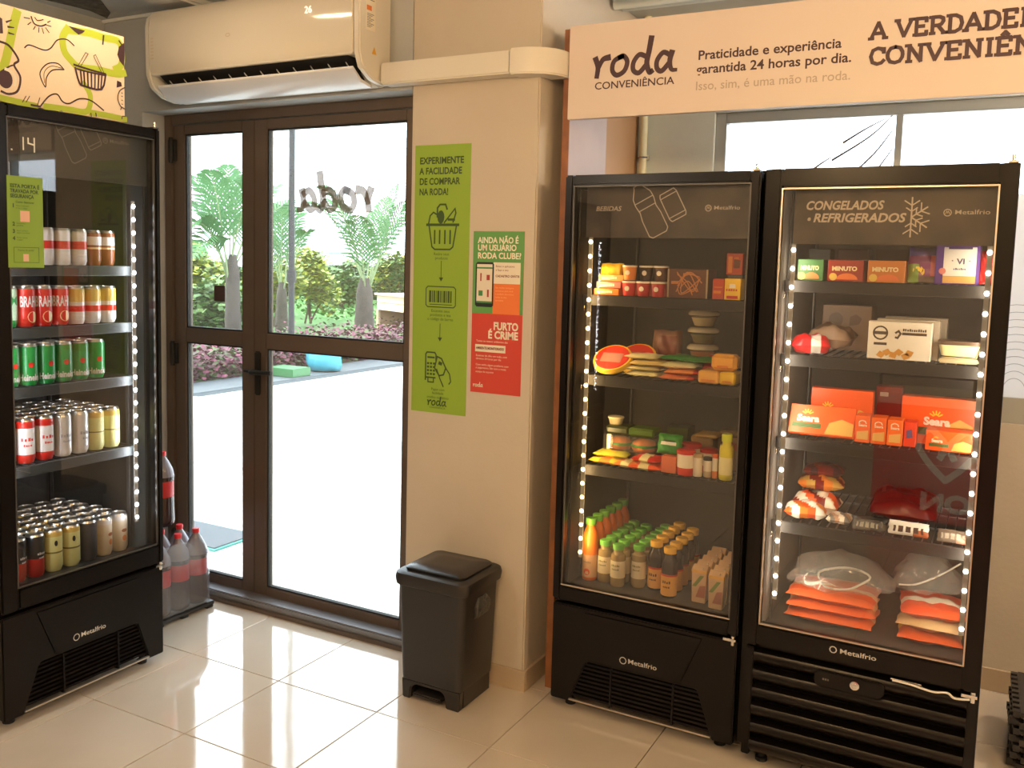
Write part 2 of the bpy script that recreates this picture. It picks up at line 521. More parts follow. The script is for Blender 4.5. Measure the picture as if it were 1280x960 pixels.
# ------------------------------------------------------------------ entrance door
door = bpy.data.objects.new('door_1', None); C.objects.link(door); door.location = (0, 0, 0); struct(door)
YD = 3.17; DL, DR = -3.59, -2.075
g = G()
g.box(DL, DL + .05, YD, YD + .08, .05, DT); g.box(DR - .05, DR, YD, YD + .08, .05, DT); g.box(DL + .05, DR - .05, YD, YD + .08, DT - .045, DT)
g.build('door_frame', M_bronze, door, bevel=.003)
ZB0, ZB1, ZM0, ZM1, ZT0 = .045, .088, 1.219, 1.289, 2.214
def leaf(x0, x1, gx0, gx1, name):
    g = G()
    y0, y1 = YD + .012, YD + .060
    g.box(x0, gx0, y0, y1, ZB0, DT - .048); g.box(gx1, x1, y0, y1, ZB0, DT - .048)
    g.box(gx0, gx1, y0, y1, ZB0, ZB1); g.box(gx0, gx1, y0, y1, ZM0, ZM1); g.box(gx0, gx1, y0, y1, ZT0, DT - .048)
    lf = g.build(name, M_bronze, door, bevel=.003)
    # gasket lines
    g = G()
    for a, b in ((ZB1, ZM0), (ZM1, ZT0)):
        g.box(gx0, gx0 + .007, y0 + .008, y0 + .03, a, b); g.box(gx1 - .007, gx1, y0 + .008, y0 + .03, a, b)
        g.box(gx0 + .007, gx1 - .007, y0 + .008, y0 + .03, a, a + .007); g.box(gx0 + .007, gx1 - .007, y0 + .008, y0 + .03, b - .007, b)
    g.build('gasket', M_dark, lf, smooth=0)
    for a, b in ((ZB1, ZM0), (ZM1, ZT0)):
        g = G(); g.box(gx0 + .007, gx1 - .007, y0 + .018, y0 + .022, a + .007, b - .007)
        g.build('pane', M_glass, lf, smooth=0)
    return lf
l1 = leaf(DL + .052, -3.02, -3.466, -3.096, 'narrow_leaf')
l2 = leaf(-3.018, DR - .052, -2.946, -2.184, 'wide_leaf')
for z0, z1 in ((2.08, 2.20), (1.10, 1.22), (.16, .28)):
    g = G(); g.tube([(DL + .05, YD - .004, z0), (DL + .05, YD - .004, z1)], .011, 10); g.box(DL + .03, DL + .075, YD - .004, YD + .012, z0 + .01, z1 - .01)
    g.build('hinge', M_dark, door, smooth=50)
g = G(); g.box(-3.012, -2.974, YD + .000, YD + .013, 1.00, 1.205)
h = g.build('handle', M_dark, l2, bevel=.006)
g = G(); g.tube([(-2.993, YD, 1.112), (-2.993, YD - .045, 1.112), (-2.98, YD - .052, 1.112), (-2.86, YD - .05, 1.118)], .010, 10)
g.tube([(-3.05, YD - .02, 1.112), (-2.993, YD - .03, 1.112)], .007, 8)
g.build('lever', M_dark, h, smooth=50)
# sill in front of the door
g = G(); g.box(DL, PX0 - .002, 3.105, YD + .09, 0.0, .048); 
sl = struct(g.build('trim_1', M_sill, bevel=.006))
g = G(); g.box(DL, PX0 - .002, 3.092, 3.105, 0.0, .018)
struct(g.build('trim_2', M_bronze, bevel=.002))
# printed logo and little sticker on the glass
Mg = frame((-2.946, YD + .0295, ZM1), (1, 0, 0), (0, 0, 1))
g = G(); brush_logo(g, .575, .560, .092, Mg, mirror=True, fat=1.75)
g.build('logo_print', glass_mat('frosted_grey_film', (.16, .14, .13), .3, haze=.25, hazecol=(.5, .45, .42)), l2, smooth=0)
g = G(); text(g, 'CONVENIÊNCIA', .62, .500, .022, Mg @ Matrix.Diagonal((-1, 1, 1, 1)).to_4x4() @ Matrix.Translation((-1.24, 0, 0)), width=.30)
g.build('lettering', glass_mat('frosted_pale_film', (.5, .48, .46), .3, haze=.2, hazecol=(.5, .45, .42)), l2, smooth=0)
g = G(); g.box(-3.29, -3.22, YD + .026, YD + .0295, 1.425, 1.50)
g.build('sticker', plain(70, 50, 45), l1, smooth=0)

# ------------------------------------------------------------------ bay window
win = bpy.data.objects.new('window_1', None); C.objects.link(win); struct(win)
g = G()
y0, y1 = YBAY + .02, YBAY + .075
g.box(WX0, WX0 + .048, y0, y1, WZ0, WZ1); g.box(XR - .05, XR, y0, y1, WZ0, WZ1)
g.box(WX0 + .048, XR - .05, y0, y1, WZ0, WZ0 + .10); g.box(WX0 + .048, XR - .05, y0, y1, WZ1 - .045, WZ1)
g.build('window_frame', M_frame_g, win, bevel=.003)
for mx in (-.422, .37, 1.15):
    g = G(); g.box(mx, mx + .026, y0 - .004, y1, WZ0 + .10, WZ1 - .045)
    g.build('mullion', M_frame_g, win, bevel=.003)
xs = [WX0 + .048, -.422, -.396, .37, .396, 1.15, 1.176, XR - .05]
for k in range(0, 8, 2):
    g = G(); g.box(xs[k], xs[k + 1], y0 + .02, y0 + .025, WZ0 + .10, WZ1 - .045)
    g.build('pane', M_wglass, win, smooth=0)
def film_mat(name, col):
    m = bpy.data.materials.new(name); m.use_nodes = True; n = m.node_tree.nodes; l = m.node_tree.links; n.clear()
    out = n.new('ShaderNodeOutputMaterial'); a = n.new('ShaderNodeBsdfTranslucent'); b = n.new('ShaderNodeBsdfDiffuse'); x = n.new('ShaderNodeMixShader')
    a.inputs['Color'].default_value = (*col, 1); b.inputs['Color'].default_value = (*col, 1); x.inputs[0].default_value = .75
    l.new(a.outputs[0], x.inputs[1]); l.new(b.outputs[0], x.inputs[2]); l.new(x.outputs[0], out.inputs['Surface'])
    return m
# white printed film with fine leaf lines on the pane at the side of the refrigerators
g = G(); g.box(-.396, .37, y0 + .013, y0 + .0145, WZ0 + .10, 1.95)
g2 = g.build('printed_film', film_mat('white_window_film', (.80, .83, .86)), win, smooth=0)
Mf = frame((0.0, y0 + .0125, WZ0 + .10), (1, 0, 0), (0, 0, 1))
g = G()
for k in range(11):
    r = .05 + k * .026
    g.ribbon([(.06 + r * math.cos(a) * .8, .02 + r * math.sin(a) * 1.1) for a in [math.radians(5 + 8 * q) for q in range(22)]], .0022, Mf)
for k in range(8):
    r = .03 + k * .026
    g.ribbon([(.25 - r * math.cos(a) * .7, .42 + r * math.sin(a) * 1.0) for a in [math.radians(-70 + 9 * q) for q in range(20)]], .0022, Mf)
g.build('leaf_lines', plain(150, 158, 165), win, smooth=0)
g = G()
Mf = frame((0.0, y0 + .0185, 2.0), (1, 0, 0), (0, 0, 1))
for (a, b, c) in (((-.66, .10), (-.52, .19), (-.44, .27)), ((-.60, .02), (-.50, .12), (-.43, .22)), ((-.58, -.05), (-.49, .05), (-.43, .14)), ((-.53, -.10), (-.47, -.02), (-.43, .07)), ((-.74, .06), (-.70, .09), (-.66, .115)), ((-.62, .17), (-.54, .22), (-.46, .262))):
    g.ribbon(curve_pts([a, b, c], 5), .010, Mf, w1=.004)
g.build('leaf_print', plain(95, 90, 85), win, smooth=0)  # dark tapering leaf strokes drawn flat on the pane

# vertical conduit in the bay corner
g = G(); g.tube([(-1.468, YBAY - .025, .09), (-1.468, YBAY - .025, ZC)], .017, 12)
t = tag(g.build('conduit_pipe', plain(244, 238, 200, .4), smooth=60), 'cream vertical conduit pipe in the bay corner by the pillar', 'pipe')
for z in (1.2, 2.12):
    g = G(); g.box(-1.49, -1.446, YBAY - .008, YBAY, z, z + .02); g.tube([(-1.49, YBAY - .03, z + .01), (-1.468, YBAY - .046, z + .01), (-1.446, YBAY - .03, z + .01)], .004, 6)
    g.build('clamp', M_chrome, t)

# ------------------------------------------------------------------ cream sign over the two refrigerators
SY = 3.10
s_ = thing('header_sign', 'long cream header sign with dark aubergine lettering above the two refrigerators', 'sign', (-1.425, SY, 2.163))
g = G(); g.box(0, 3.0, 0, .025, 0, .329)
g.build('board', M_signb, s_, bevel=.0015)
Ms = frame((0, 0, 0), (1, 0, 0), (0, 0, 1))
g = G(); brush_logo(g, .100, .142, .0685, Ms)
g.build('logo_print', M_ink, s_, smooth=0)
g = G(); text(g, 'CONVENIÊNCIA', .103, .099, .025, Ms, width=.292, bold=.012)
text(g, 'Praticidade e experiência', .475, .172, .030, Ms, width=.455, bold=.02)
text(g, 'garantida 24 horas por dia.', .472, .126, .030, Ms, width=.492, bold=.02)
g.build('lettering', M_ink, s_, smooth=0)
g = G(); text(g, 'Isso, sim, é uma mão na roda.', .470, .072, .029, Ms, width=.49, bold=.006)
g.build('pale_lettering', M_inkg, s_, smooth=0)

# slab-serif capitals for the headline, drawn stroke by stroke (cell 1 wide-ish, height 1)
def cap(ch):
    if ch == 'A': return .96, [[(.08, 0), (.46, 1), (.86, 0)], [(.24, .32), (.70, .32)]], [(.08, 0), (.86, 0)], []
    if ch == 'V': return .96, [[(.10, 1), (.48, 0), (.86, 1)]], [(.10, 1), (.86, 1)], []
    if ch == 'E': return .84, [[(.18, 0), (.18, 1)], [(.18, 0), (.72, 0), (.72, .2)], [(.18, 1), (.70, 1), (.70, .8)], [(.18, .52), (.58, .52)]], [(.16, 0), (.16, 1)], []
    if ch == 'R': return .92, [[(.20, 0), (.20, 1)], [(.20, 1), (.55, 1), (.74, .90), (.76, .72), (.66, .54), (.50, .48), (.20, .48)], [(.48, .48), (.82, 0)]], [(.20, 0), (.16, 1), (.84, 0)], []
    if ch == 'D': return .94, [[(.20, 0), (.20, 1)], [(.20, 1), (.48, 1), (.74, .84), (.82, .5), (.74, .16), (.48, 0), (.20, 0)]], [(.16, 0), (.16, 1)], []
    if ch == 'I': return .50, [[(.25, 0), (.25, 1)]], [(.25, 0), (.25, 1)], []
    if ch == 'C': return .88, [[(.78, .80), (.66, .95), (.46, 1.0), (.22, .88), (.12, .5), (.22, .12), (.46, 0), (.68, .06), (.80, .22)], [(.78, .70), (.78, .98)]], [], []
    if ch == 'O': return .98, [[(.48, 1), (.24, .92), (.12, .68), (.10, .5), (.12, .32), (.24, .08), (.48, 0), (.72, .08), (.84, .32), (.86, .5), (.84, .68), (.72, .92), (.48, 1)]], [], []
    if ch == 'N': return 1.0, [[(.20, 0), (.20, 1), (.78, 0), (.78, 1)]], [(.20, 0), (.14, 1), (.78, 1)], []
    if ch == 'Ê':
        w_, s1, s2, _ = cap('E'); return w_, s1 + [[(.30, 1.16), (.44, 1.34), (.58, 1.16)]], s2, []
    return .45, [], [], []
def sharp(q):
    cuts = [0]
    for i in range(1, len(q) - 1):
        a = Vector(q[i]) - Vector(q[i - 1]); b = Vector(q[i + 1]) - Vector(q[i])
        if a.angle(b) > 1.0: cuts.append(i)
    cuts.append(len(q) - 1)
    return list(zip(cuts[:-1], cuts[1:]))
def slab(g, body, x, y, hgt, M, length):
    tot = sum(cap(c)[0] for c in body); k = length / tot
    for c in body:
        w_, st, sf, _ = cap(c)
        for q in [[q0[a] for a in range(i0, i1 + 1)] for q0 in st for i0, i1 in sharp(q0)]: g.ribbon([(x + p[0] * k, y + (.08 + p[1] * .84) * hgt) for p in q], hgt * .195, M, h=.0009)
        for p in sf: g.flat([(x + (p[0] + a) * k, y + (.84 * p[1] + b) * hgt) for a, b in ((-.18, .0), (.18, .0), (.18, .17), (-.18, .17))], M, h=.0009)
        x += w_ * k
g = G()
slab(g, 'A VERDADEIRA', 1.013, .185, .056, Ms, .520)
slab(g, 'CONVENIÊNCIA', 1.013, .108, .056, Ms, .575)
g.build('headline_lettering', M_ink, s_, smooth=0)

# wooden side panel carrying the sign
t = thing('side_panel', 'tall laminate panel with orange wood edge between pillar and dark refrigerator', 'panel', (-1.455, 3.128, 0))
g = G(); g.box(0, .024, .004, .365, 0, 2.49)
g.build('board', M_woodl, t)
g = G(); g.box(-.002, .026, 0, .004, 0, 2.49)
g.build('edge_band', M_wood, t)

# ------------------------------------------------------------------ patterned sign above the can refrigerator
t = thing('patterned_sign', 'cream sign with green swirls and doodles of basket, banana and avocado above the can refrigerator', 'sign', (-2.93, 2.403, 2.13))
g = G(); g.box(-.022, 0, -1.45, 0, 0, .315)
g.build('board', mat('warm_cream_board', (.82, .67, .50), .45), t, bevel=.0015)
# local frame of the print: u to +y (toward the door), v up; px -> metres  (0.0031 m per px of the photo's crop)
Mp = frame((0, 0, 0), (0, 1, 0), (0, 0, 1))
def D(a):    # points given as (distance from the right end, height), metres
    return [(-p[0], p[1]) for p in a]
# mapping from photo pixels of the strip (u,v): u 0..155 -> -.49..0 ; v bottom edge 122+.18u -> 0 ; top 8+.25u -> .305
def Q(u, v):
    x = -.490 + .490 * u / 155.0
    vb = 122.5 + u * .183; vt = 8 + u * .252
    return (x, (vb - v) / (vb - vt) * .300 + .002)
def QL(pts, k=6): return [(p.x, p.y) for p in curve_pts([(*Q(a / 6.0, b / 6.0), 0) for a, b in pts], k)]
gr = G()
gr.ribbon(QL([(118, 80), (90, 190), (60, 330), (20, 480), (-40, 560)]), .030, Mp, h=.0004)
gr.ribbon(QL([(480, 190), (440, 260), (450, 360), (500, 430), (560, 480), (700, 500), (860, 535), (930, 530)]), .026, Mp, h=.0004)
gr.ribbon(QL([(490, 205), (640, 225), (760, 260), (880, 290), (910, 380), (900, 470), (850, 500)]), .026, Mp, h=.0004)
gr.ribbon(QL([(590, 600), (640, 680), (640, 770), (600, 820), (480, 800), (300, 775)]), .021, Mp, h=.0004)
gr.ribbon(QL([(640, 825), (780, 850), (935, 885)]), .021, Mp, h=.0004)
gr.ribbon(QL([(0, 715), (120, 745), (240, 775)]), .021, Mp, h=.0004)
for k in range(3):
    x = -.62 - k * .30
    gr.ribbon([(p.x, p.y) for p in curve_pts([(x, .29, 0), (x - .04, .2, 0), (x + .05, .12, 0), (x - .02, .02, 0)], 8)], .026, Mp, h=.0004)
gr.build('green_swirls', plain(172, 190, 60), t, smooth=0)
dk = G()
dk.ribbon(QL([(165, 340), (200, 320), (300, 355), (350, 340), (400, 280), (470, 275), (525, 320)]), .0045, Mp)
dk.ribbon(QL([(270, 770), (330, 700), (390, 685), (430, 740), (480, 755), (560, 720), (650, 735), (750, 810)]), .0050, Mp)
dk.ribbon(QL([(445, 500), (400, 455), (330, 455), (280, 500), (270, 550), (305, 630), (315, 560), (360, 505), (445, 500)]), .0040, Mp)
dk.ribbon(QL([(300, 600), (300, 520), (350, 475), (430, 490)]), .0022, Mp)
# avocado
dk.ribbon(QL([(0, 300), (60, 330), (120, 430), (90, 470), (130, 560), (110, 660), (50, 685), (0, 665)]), .0075, Mp)
dk.ribbon(QL([(0, 520), (60, 480), (90, 470)]), .005, Mp)
cx, cy = Q(28 / 6., 575 / 6.)
dk.flat([(cx + .026 * math.cos(a * math.pi / 10), cy + .030 * math.sin(a * math.pi / 10)) for a in range(20)], Mp, h=.0007)
dk.flat([Q(0, 20), Q(0, 40), Q(3.6, 40), Q(3, 22)], Mp, h=.0007)
for a, b in (((45, 155), (80, 140)), ((55, 190), (95, 195)), ((60, 235), (95, 245))):
    dk.ribbon([Q(a[0] / 6., a[1] / 6.), Q(b[0] / 6., b[1] / 6.)], .007, Mp, w1=.003)
# sun
dk.ribbon(QL([(215, 110), (235, 160), (280, 178), (320, 165)]), .0050, Mp)
dk.ribbon(QL([(240, 115), (260, 138), (300, 130)]), .0035, Mp)
for a, b in (((165, 118), (205, 125)), ((190, 170), (212, 152)), ((228, 205), (242, 182)), ((265, 225), (268, 190)), ((300, 232), (290, 192)), ((340, 225), (315, 190)), ((355, 180), (325, 170)), ((350, 140), (330, 150))):
    dk.ribbon([Q(a[0] / 6., a[1] / 6.), Q(b[0] / 6., b[1] / 6.)], .0032, Mp)
# basket
dk.ribbon(QL([(530, 485), (560, 600), (600, 625), (735, 650), (770, 540)], 3), .0075, Mp)
dk.ribbon(QL([(520, 462), (640, 500), (770, 535)], 3), .007, Mp)
dk.ribbon(QL([(530, 490), (640, 520), (765, 545)], 3), .006, Mp)
for u0 in (570, 595, 625, 655, 685, 715, 740):
    dk.ribbon([Q(u0 / 6., (500 + (u0 - 560) * .2) / 6.), Q((u0 + (650 - u0) * .12) / 6., (620 + (u0 - 560) * .15) / 6.)], .0062, Mp)
for pts in ([(555, 465), (612, 372), (632, 382), (575, 470)], [(755, 522), (690, 388), (675, 398), (735, 520)]):
    dk.ribbon([Q(a / 6., b / 6.) for a, b in pts], .0022, Mp)
# dark fruit halves at the edges
dk.flat([Q(a / 6., b / 6.) for a, b in reversed([(483, 172), (530, 215), (560, 238), (590, 228), (612, 208)])], Mp, h=.0007)
dk.flat([Q(a / 6., b / 6.) for a, b in reversed([(930, 300), (885, 330), (870, 390), (890, 440), (925, 480), (932, 400)])], Mp, h=.0007)
dk.ribbon([Q(885 / 6., 285 / 6.), Q(925 / 6., 340 / 6.)], .006, Mp)
dk.ribbon([Q(758 / 6., 245 / 6.), Q(750 / 6., 310 / 6.)], .0065, Mp)
dk.flat([Q(a / 6., b / 6.) for a, b in reversed([(865, 585), (860, 640), (905, 630), (900, 600)])], Mp, h=.0007)
# alarm clock
dk.ribbon(QL([(930, 640), (885, 665), (868, 720), (890, 780), (930, 805)]), .0042, Mp)
for b in (680, 705, 735, 765):
    dk.ribbon([Q(900 / 6., b / 6.), Q(908 / 6., (b + 4) / 6.)], .003, Mp)
dk.ribbon([Q(900 / 6., 790 / 6.), Q(890 / 6., 808 / 6.)], .0035, Mp)
dk.ribbon([Q(200 / 6., 765 / 6.), Q(265 / 6., 778 / 6.)], .007, Mp)
dk.ribbon([Q(262 / 6., 712 / 6.), Q(245 / 6., 765 / 6.)], .003, Mp)
for u0 in (165, 190):
    dk.ribbon([Q(u0 / 6., 700 / 6.), Q((u0 - 25) / 6., 745 / 6.)], .0028, Mp)
dk.ribbon(QL([(900, 880), (905, 860), (930, 862)]), .0035, Mp)
for u0 in (645, 685):
    dk.ribbon([Q(u0 / 6., 830 / 6.), Q((u0 + 3) / 6., 855 / 6.)], .004, Mp)
dk.build('doodles', M_ink, t, smooth=0)
cr = G()
cr.ribbon(QL([(30, 500), (70, 520), (95, 560), (90, 620)]), .010, Mp, h=.0009)
cr.build('avocado_highlight', M_printw, t, smooth=0)

# cabinet carcass carrying that sign, behind and above the refrigerator
t = thing('sign_support', 'grey laminate carcass behind the doodle sign above the can refrigerator', 'panel', (-3.60, 1.0, 2.14))
g = G(); g.box(0, .640, -.04, 1.385, .02, .028 + .02); g.box(.60, .6475, -.04, 1.385, .05, .29); g.box(0, .02, -.04, 1.385, .05, .29)
g.build('board', M_wallg, t)

# ------------------------------------------------------------------ air conditioner
ac = thing('air_conditioner', 'white wall-mounted split air conditioner above the entrance door', 'air conditioner', (-3.34, YW, 2.32))
W_ = 1.165
def acprof(pts, x0, x1, g, mi=0):
    # outline in (y, z), extruded along x; anticlockwise seen from -x... faces fixed by recalculation
    n = len(pts); vs_ = [(x0, p[0], p[1]) for p in pts] + [(x1, p[0], p[1]) for p in pts]
    fs = [list(range(n)), list(reversed(range(n, 2 * n)))] + [(i, n + i, n + (i + 1) % n, (i + 1) % n) for i in range(n)]
    g.add(vs_, fs, mi)
def fix(o):
    bm = bmesh.new(); bm.from_mesh(o.data); bmesh.ops.recalc_face_normals(bm, faces=bm.faces); bm.to_mesh(o.data); bm.free(); return o
body = [(0, .37), (0, .0), (-.045, .002), (-.085, .035), (-.10, .05), (-.10, .09), (-.19, .105), (-.205, .12), (-.207, .30), (-.195, .345), (-.16, .368)]
g = G(); acprof([(0, .37), (0, 0), (-.05, 0), (-.10, .045), (-.10, .10), (-.185, .10), (-.185, .355), (-.15, .37)], 0.03, W_ - .03, g)
fix(g.build('body', M_white, ac, bevel=.004))
for x0, x1 in ((0, .03), (W_ - .03, W_)):
    g = G(); acprof([(0, .37), (0, .005), (-.05, .0), (-.12, .012), (-.178, .045), (-.202, .10), (-.205, .30), (-.195, .345), (-.16, .37)], x0, x1, g)
    fix(g.build('end_cap', M_white, ac, bevel=.006, seg=3))
g = G(); acprof([(-.175, .368), (-.186, .10), (-.196, .10), (-.207, .125), (-.209, .30), (-.199, .347), (-.180, .368)], 0.031, W_ - .031, g)
fix(g.build('front_panel', mat('glossy_white_plastic', (.74, .68, .58), .12, coat=.6), ac, bevel=.003, seg=3, smooth=50))
# dark outlet with vanes, and the flap hanging open
g = G(); acprof([(-.102, .095), (-.102, .05), (-.06, .012), (-.185, .095)], .07, W_ - .07, g)
fix(g.build('air_outlet', M_dark, ac))
for k in range(12):
    x = .10 + k * (W_ - .2) / 11
    g = G(); acprof([(-.105, .09), (-.105, .045), (-.150, .068), (-.172, .094)], x - .002, x + .002, g)
    fix(g.build('vane', M_whitel, ac))
g = G(); acprof([(-.050, .0), (-.053, -.008), (-.125, .004), (-.178, .046), (-.175, .056), (-.120, .016)], .05, W_ - .05, g)
fix(g.build('flap', M_whitel, ac, bevel=.002, smooth=60))
g = G(); g.box(.035, W_ - .035, -.20, -.10, .094, .104)
g.build('outlet_lip', M_white, ac, bevel=.003)
# labels on the end cap and small marks on the front
Me = frame((W_, -.20, 0), (0, 1, 0), (0, 0, 1))
Me = Matrix(((0, 0, 1, W_), (1, 0, 0, -.20), (0, 1, 0, 0), (0, 0, 0, 1)))
g = G(); g.box(W_, W_ + .0008, -.165, -.105, .19, .355)
lb = g.build('energy_label', M_printw, ac, smooth=0)
g = G(); g.box(W_ + .0008, W_ + .0014, -.163, -.145, .315, .352); g.build('blue_patch', plain(45, 55, 110), lb, smooth=0)
g = G(); g.box(W_ + .0008, W_ + .0014, -.16, -.13, .262, .280); g.build('orange_patch', plain(215, 120, 60), lb, smooth=0)
g = G()
for k in range(9): g.box(W_ + .0008, W_ + .0014, -.158, -.135 + .02 * (k % 3) / 2, .200 + k * .006, .2025 + k * .006)
for k in range(5): g.box(W_ + .0008, W_ + .0014, -.14, -.112, .300 + k * .010, .303 + k * .010)
g.build('fine_print', plain(130, 125, 120), lb, smooth=0)
g = G(); g.add([(W_ + .0006, -.125, .105), (W_ + .0006, -.095, .105), (W_ + .0006, -.110, .135)], [(0, 1, 2)])
g.build('warning_triangle', plain(225, 170, 60), ac, smooth=0)
g = G(); text(g, '26', .905, .262, .026, frame((0, -.2115, 0), (1, 0, 0), (0, 0, 1)), bold=.01)
g.build('digit_display', mat('display_digits', (1, 1, 1), .5, emit=(1, .85, .8), estr=.9), ac, smooth=0)
g = G(); g.ribbon([(.50 + .012 * math.cos(a), .22 + .006 * math.sin(a)) for a in [k * math.pi / 6 for k in range(12)]], .003, frame((0, -.2105, 0), (1, 0, 0), (0, 0, 1)), closed=True)
g.build('badge', plain(190, 175, 150), ac, smooth=0)
g = G()
for k in range(7): g.box(.045, .06, -.2105, -.2095, .16 + k * .014, .166 + k * .014)
g.build('raised_marks', plain(205, 190, 165), ac, smooth=0)

# ------------------------------------------------------------------ white trunking round the pillar
tr = thing('cable_trunking', 'white rectangular cable trunking wrapping round the top of the pillar', 'trunking', (0, 0, 0))
def trunk(path, z0, z1, d, name):
    g = G(); vs_ = []; n = len(path)
    P = [Vector((p[0], p[1])) for p in path]
    outer, inner = [], []
    for i, p in enumerate(P):
        dd = (P[min(i + 1, n - 1)] - P[max(i - 1, 0)]).normalized(); nn = Vector((dd.y, -dd.x))
        outer.append(p + nn * d); inner.append(p)
    for i in range(n):
        vs_ += [(inner[i].x, inner[i].y, z0), (outer[i].x, outer[i].y, z0), (outer[i].x, outer[i].y, z1), (inner[i].x, inner[i].y, z1)]
    fs = [(0, 1, 2, 3), tuple((n - 1) * 4 + k for k in (3, 2, 1, 0))]
    for i in range(n - 1):
        for k in range(4):
            k2 = (k + 1) % 4; fs.append((i * 4 + k, (i + 1) * 4 + k, (i + 1) * 4 + k2, i * 4 + k2))
    g.add(vs_, fs); return fix(g.build(name, M_white, tr, bevel=.005, seg=2))
trunk([(-2.17, YW), (-1.60, YW)], 2.318, 2.400, .075, 'straight_channel')
trunk([(-1.60, YW)] + [(PX1 - .06 + .06 * math.sin(a) + .004, YW + .06 - .06 * math.cos(a)) for a in [k * math.pi / 16 for k in range(9)]] + [(PX1 + .004, 3.122)], 2.313, 2.405, .082, 'corner_channel')

# ------------------------------------------------------------------ posters on the pillar
t = thing('green_poster', 'tall green instruction poster with basket, barcode and card reader icons on the pillar', 'poster', (-2.050, YW, 1.041))
g = G(); g.box(0, .254, -.0012, 0, 0, 1.047)
g.build('sheet', mat('poster_green', (.25, .40, .035), .5), t, smooth=0)
Mq = frame((0, -.0013, 0), (1, 0, 0), (0, 0, 1))
g = G()
for k, s1 in enumerate(('EXPERIMENTE', 'A FACILIDADE', 'DE COMPRAR', 'NA RODA!')):
    text(g, s1, .022, .975 - k * .040, .025, Mq, width=(.200, .195, .185, .132)[k], bold=.03)
g.build('heading_lettering', M_greend, t, smooth=0)
g = G()
# basket with goods
bz = .74
g.ribbon([(.060, bz), (.205, bz)], .010, Mq); g.ribbon([(.070, bz), (.085, bz - .085), (.098, bz - .095), (.168, bz - .095), (.181, bz - .085), (.196, bz)], .006, Mq)
for x in (.097, .120, .144, .168): g.ribbon([(x, bz - .022), (x, bz - .072)], .007, Mq)
g.ribbon([(.068, bz + .004), (.075, bz + .035), (.09, bz + .048), (.105, bz + .040)], .006, Mq)
g.ribbon([(.108, bz + .03), (.108, bz + .065), (.120, bz + .078), (.145, bz + .078), (.152, bz + .060)], .007, Mq)
g.flat([(.124 + .016 * math.cos(k * math.pi / 6), bz + .030 + .026 * math.sin(k * math.pi / 6)) for k in range(12)], Mq)
g.ribbon([(.140, bz + .008), (.188, bz + .062), (.192, bz + .045), (.180, bz + .01)], .006, Mq); g.ribbon([(.158, bz + .02), (.186, bz + .02)], .009, Mq)
# arrows
for z1, z0 in ((.600, .520), (.355, .285)):
    g.ribbon([(.130, z1), (.130, z0 + .01)], .0028, Mq); g.flat([(.120, z0 + .016), (.130, z0), (.140, z0 + .016)], Mq)
# barcode box
zb = .42
g.ribbon([(.070, zb), (.190, zb), (.198, zb + .008), (.198, zb + .072), (.190, zb + .08), (.070, zb + .08), (.062, zb + .072), (.062, zb + .008)], .004, Mq, closed=True)
x = .076
for k, wd in enumerate((.010, .004, .007, .003, .010, .005, .003, .009, .004, .008, .006)):
    g.flat([(x, zb + .018), (x + wd, zb + .018), (x + wd, zb + .064), (x, zb + .064)], Mq); x += wd + .0035
g.ribbon([(.08, zb + .010), (.182, zb + .010)], .003, Mq)
# card reader with hand
zr = .12
g.ribbon([(.066, zr + .01), (.066, zr + .112), (.072, zr + .120), (.108, zr + .120), (.114, zr + .112), (.114, zr + .09)], .006, Mq)
g.ribbon([(.066, zr + .02), (.112, zr + .02)], .006, Mq); g.ribbon([(.076, zr + .100), (.106, zr + .100)], .007, Mq)
g.ribbon([(.078, zr + .018), (.078, zr + .002), (.104, zr + .002), (.104, zr + .018)], .005, Mq)
for r_ in range(4):
    for c_ in range(3): g.flat([(.072 + c_ * .014, zr + .030 + r_ * .014), (.082 + c_ * .014, zr + .030 + r_ * .014), (.082 + c_ * .014, zr + .038 + r_ * .014), (.072 + c_ * .014, zr + .038 + r_ * .014)], Mq)
g.ribbon([(.108, zr + .060), (.120, zr + .105), (.140, zr + .098), (.160, zr + .062), (.150, zr + .035), (.130, zr + .030)], .006, Mq, closed=True)
g.ribbon([(.118, zr + .055), (.134, zr + .018), (.150, zr - .012)], .005, Mq); g.ribbon([(.160, zr + .062), (.178, zr + .040), (.184, zr + .010), (.176, zr + .00)], .005, Mq)
g.flat([(.124, zr + .075), (.140, zr + .070), (.144, zr + .082), (.128, zr + .088)], Mq)
g.build('icons', M_greend, t, smooth=0)
g = G()
for s1, z in (('Retire seus', .622), ('produtos', .606), ('Escaneie seus', .400), ('produtos e leia', .384), ('o código de barras', .368)):
    text(g, s1, .130, z - .0, .011, Mq, align='CENTER')
for s1, z in (('Pague com', .100), ('facilidade', .085), ('crédito ou débito', .068)):
    text(g, s1, .125, z - .01, .010, Mq, align='CENTER')
text(g, 'CONVENIÊNCIA', .124, .018, .007, Mq, align='CENTER')
g.build('small_lettering', M_greend, t, smooth=0)
g = G(); brush_logo(g, .078, .030, .020, Mq); g.build('logo_print', M_greend, t, smooth=0)

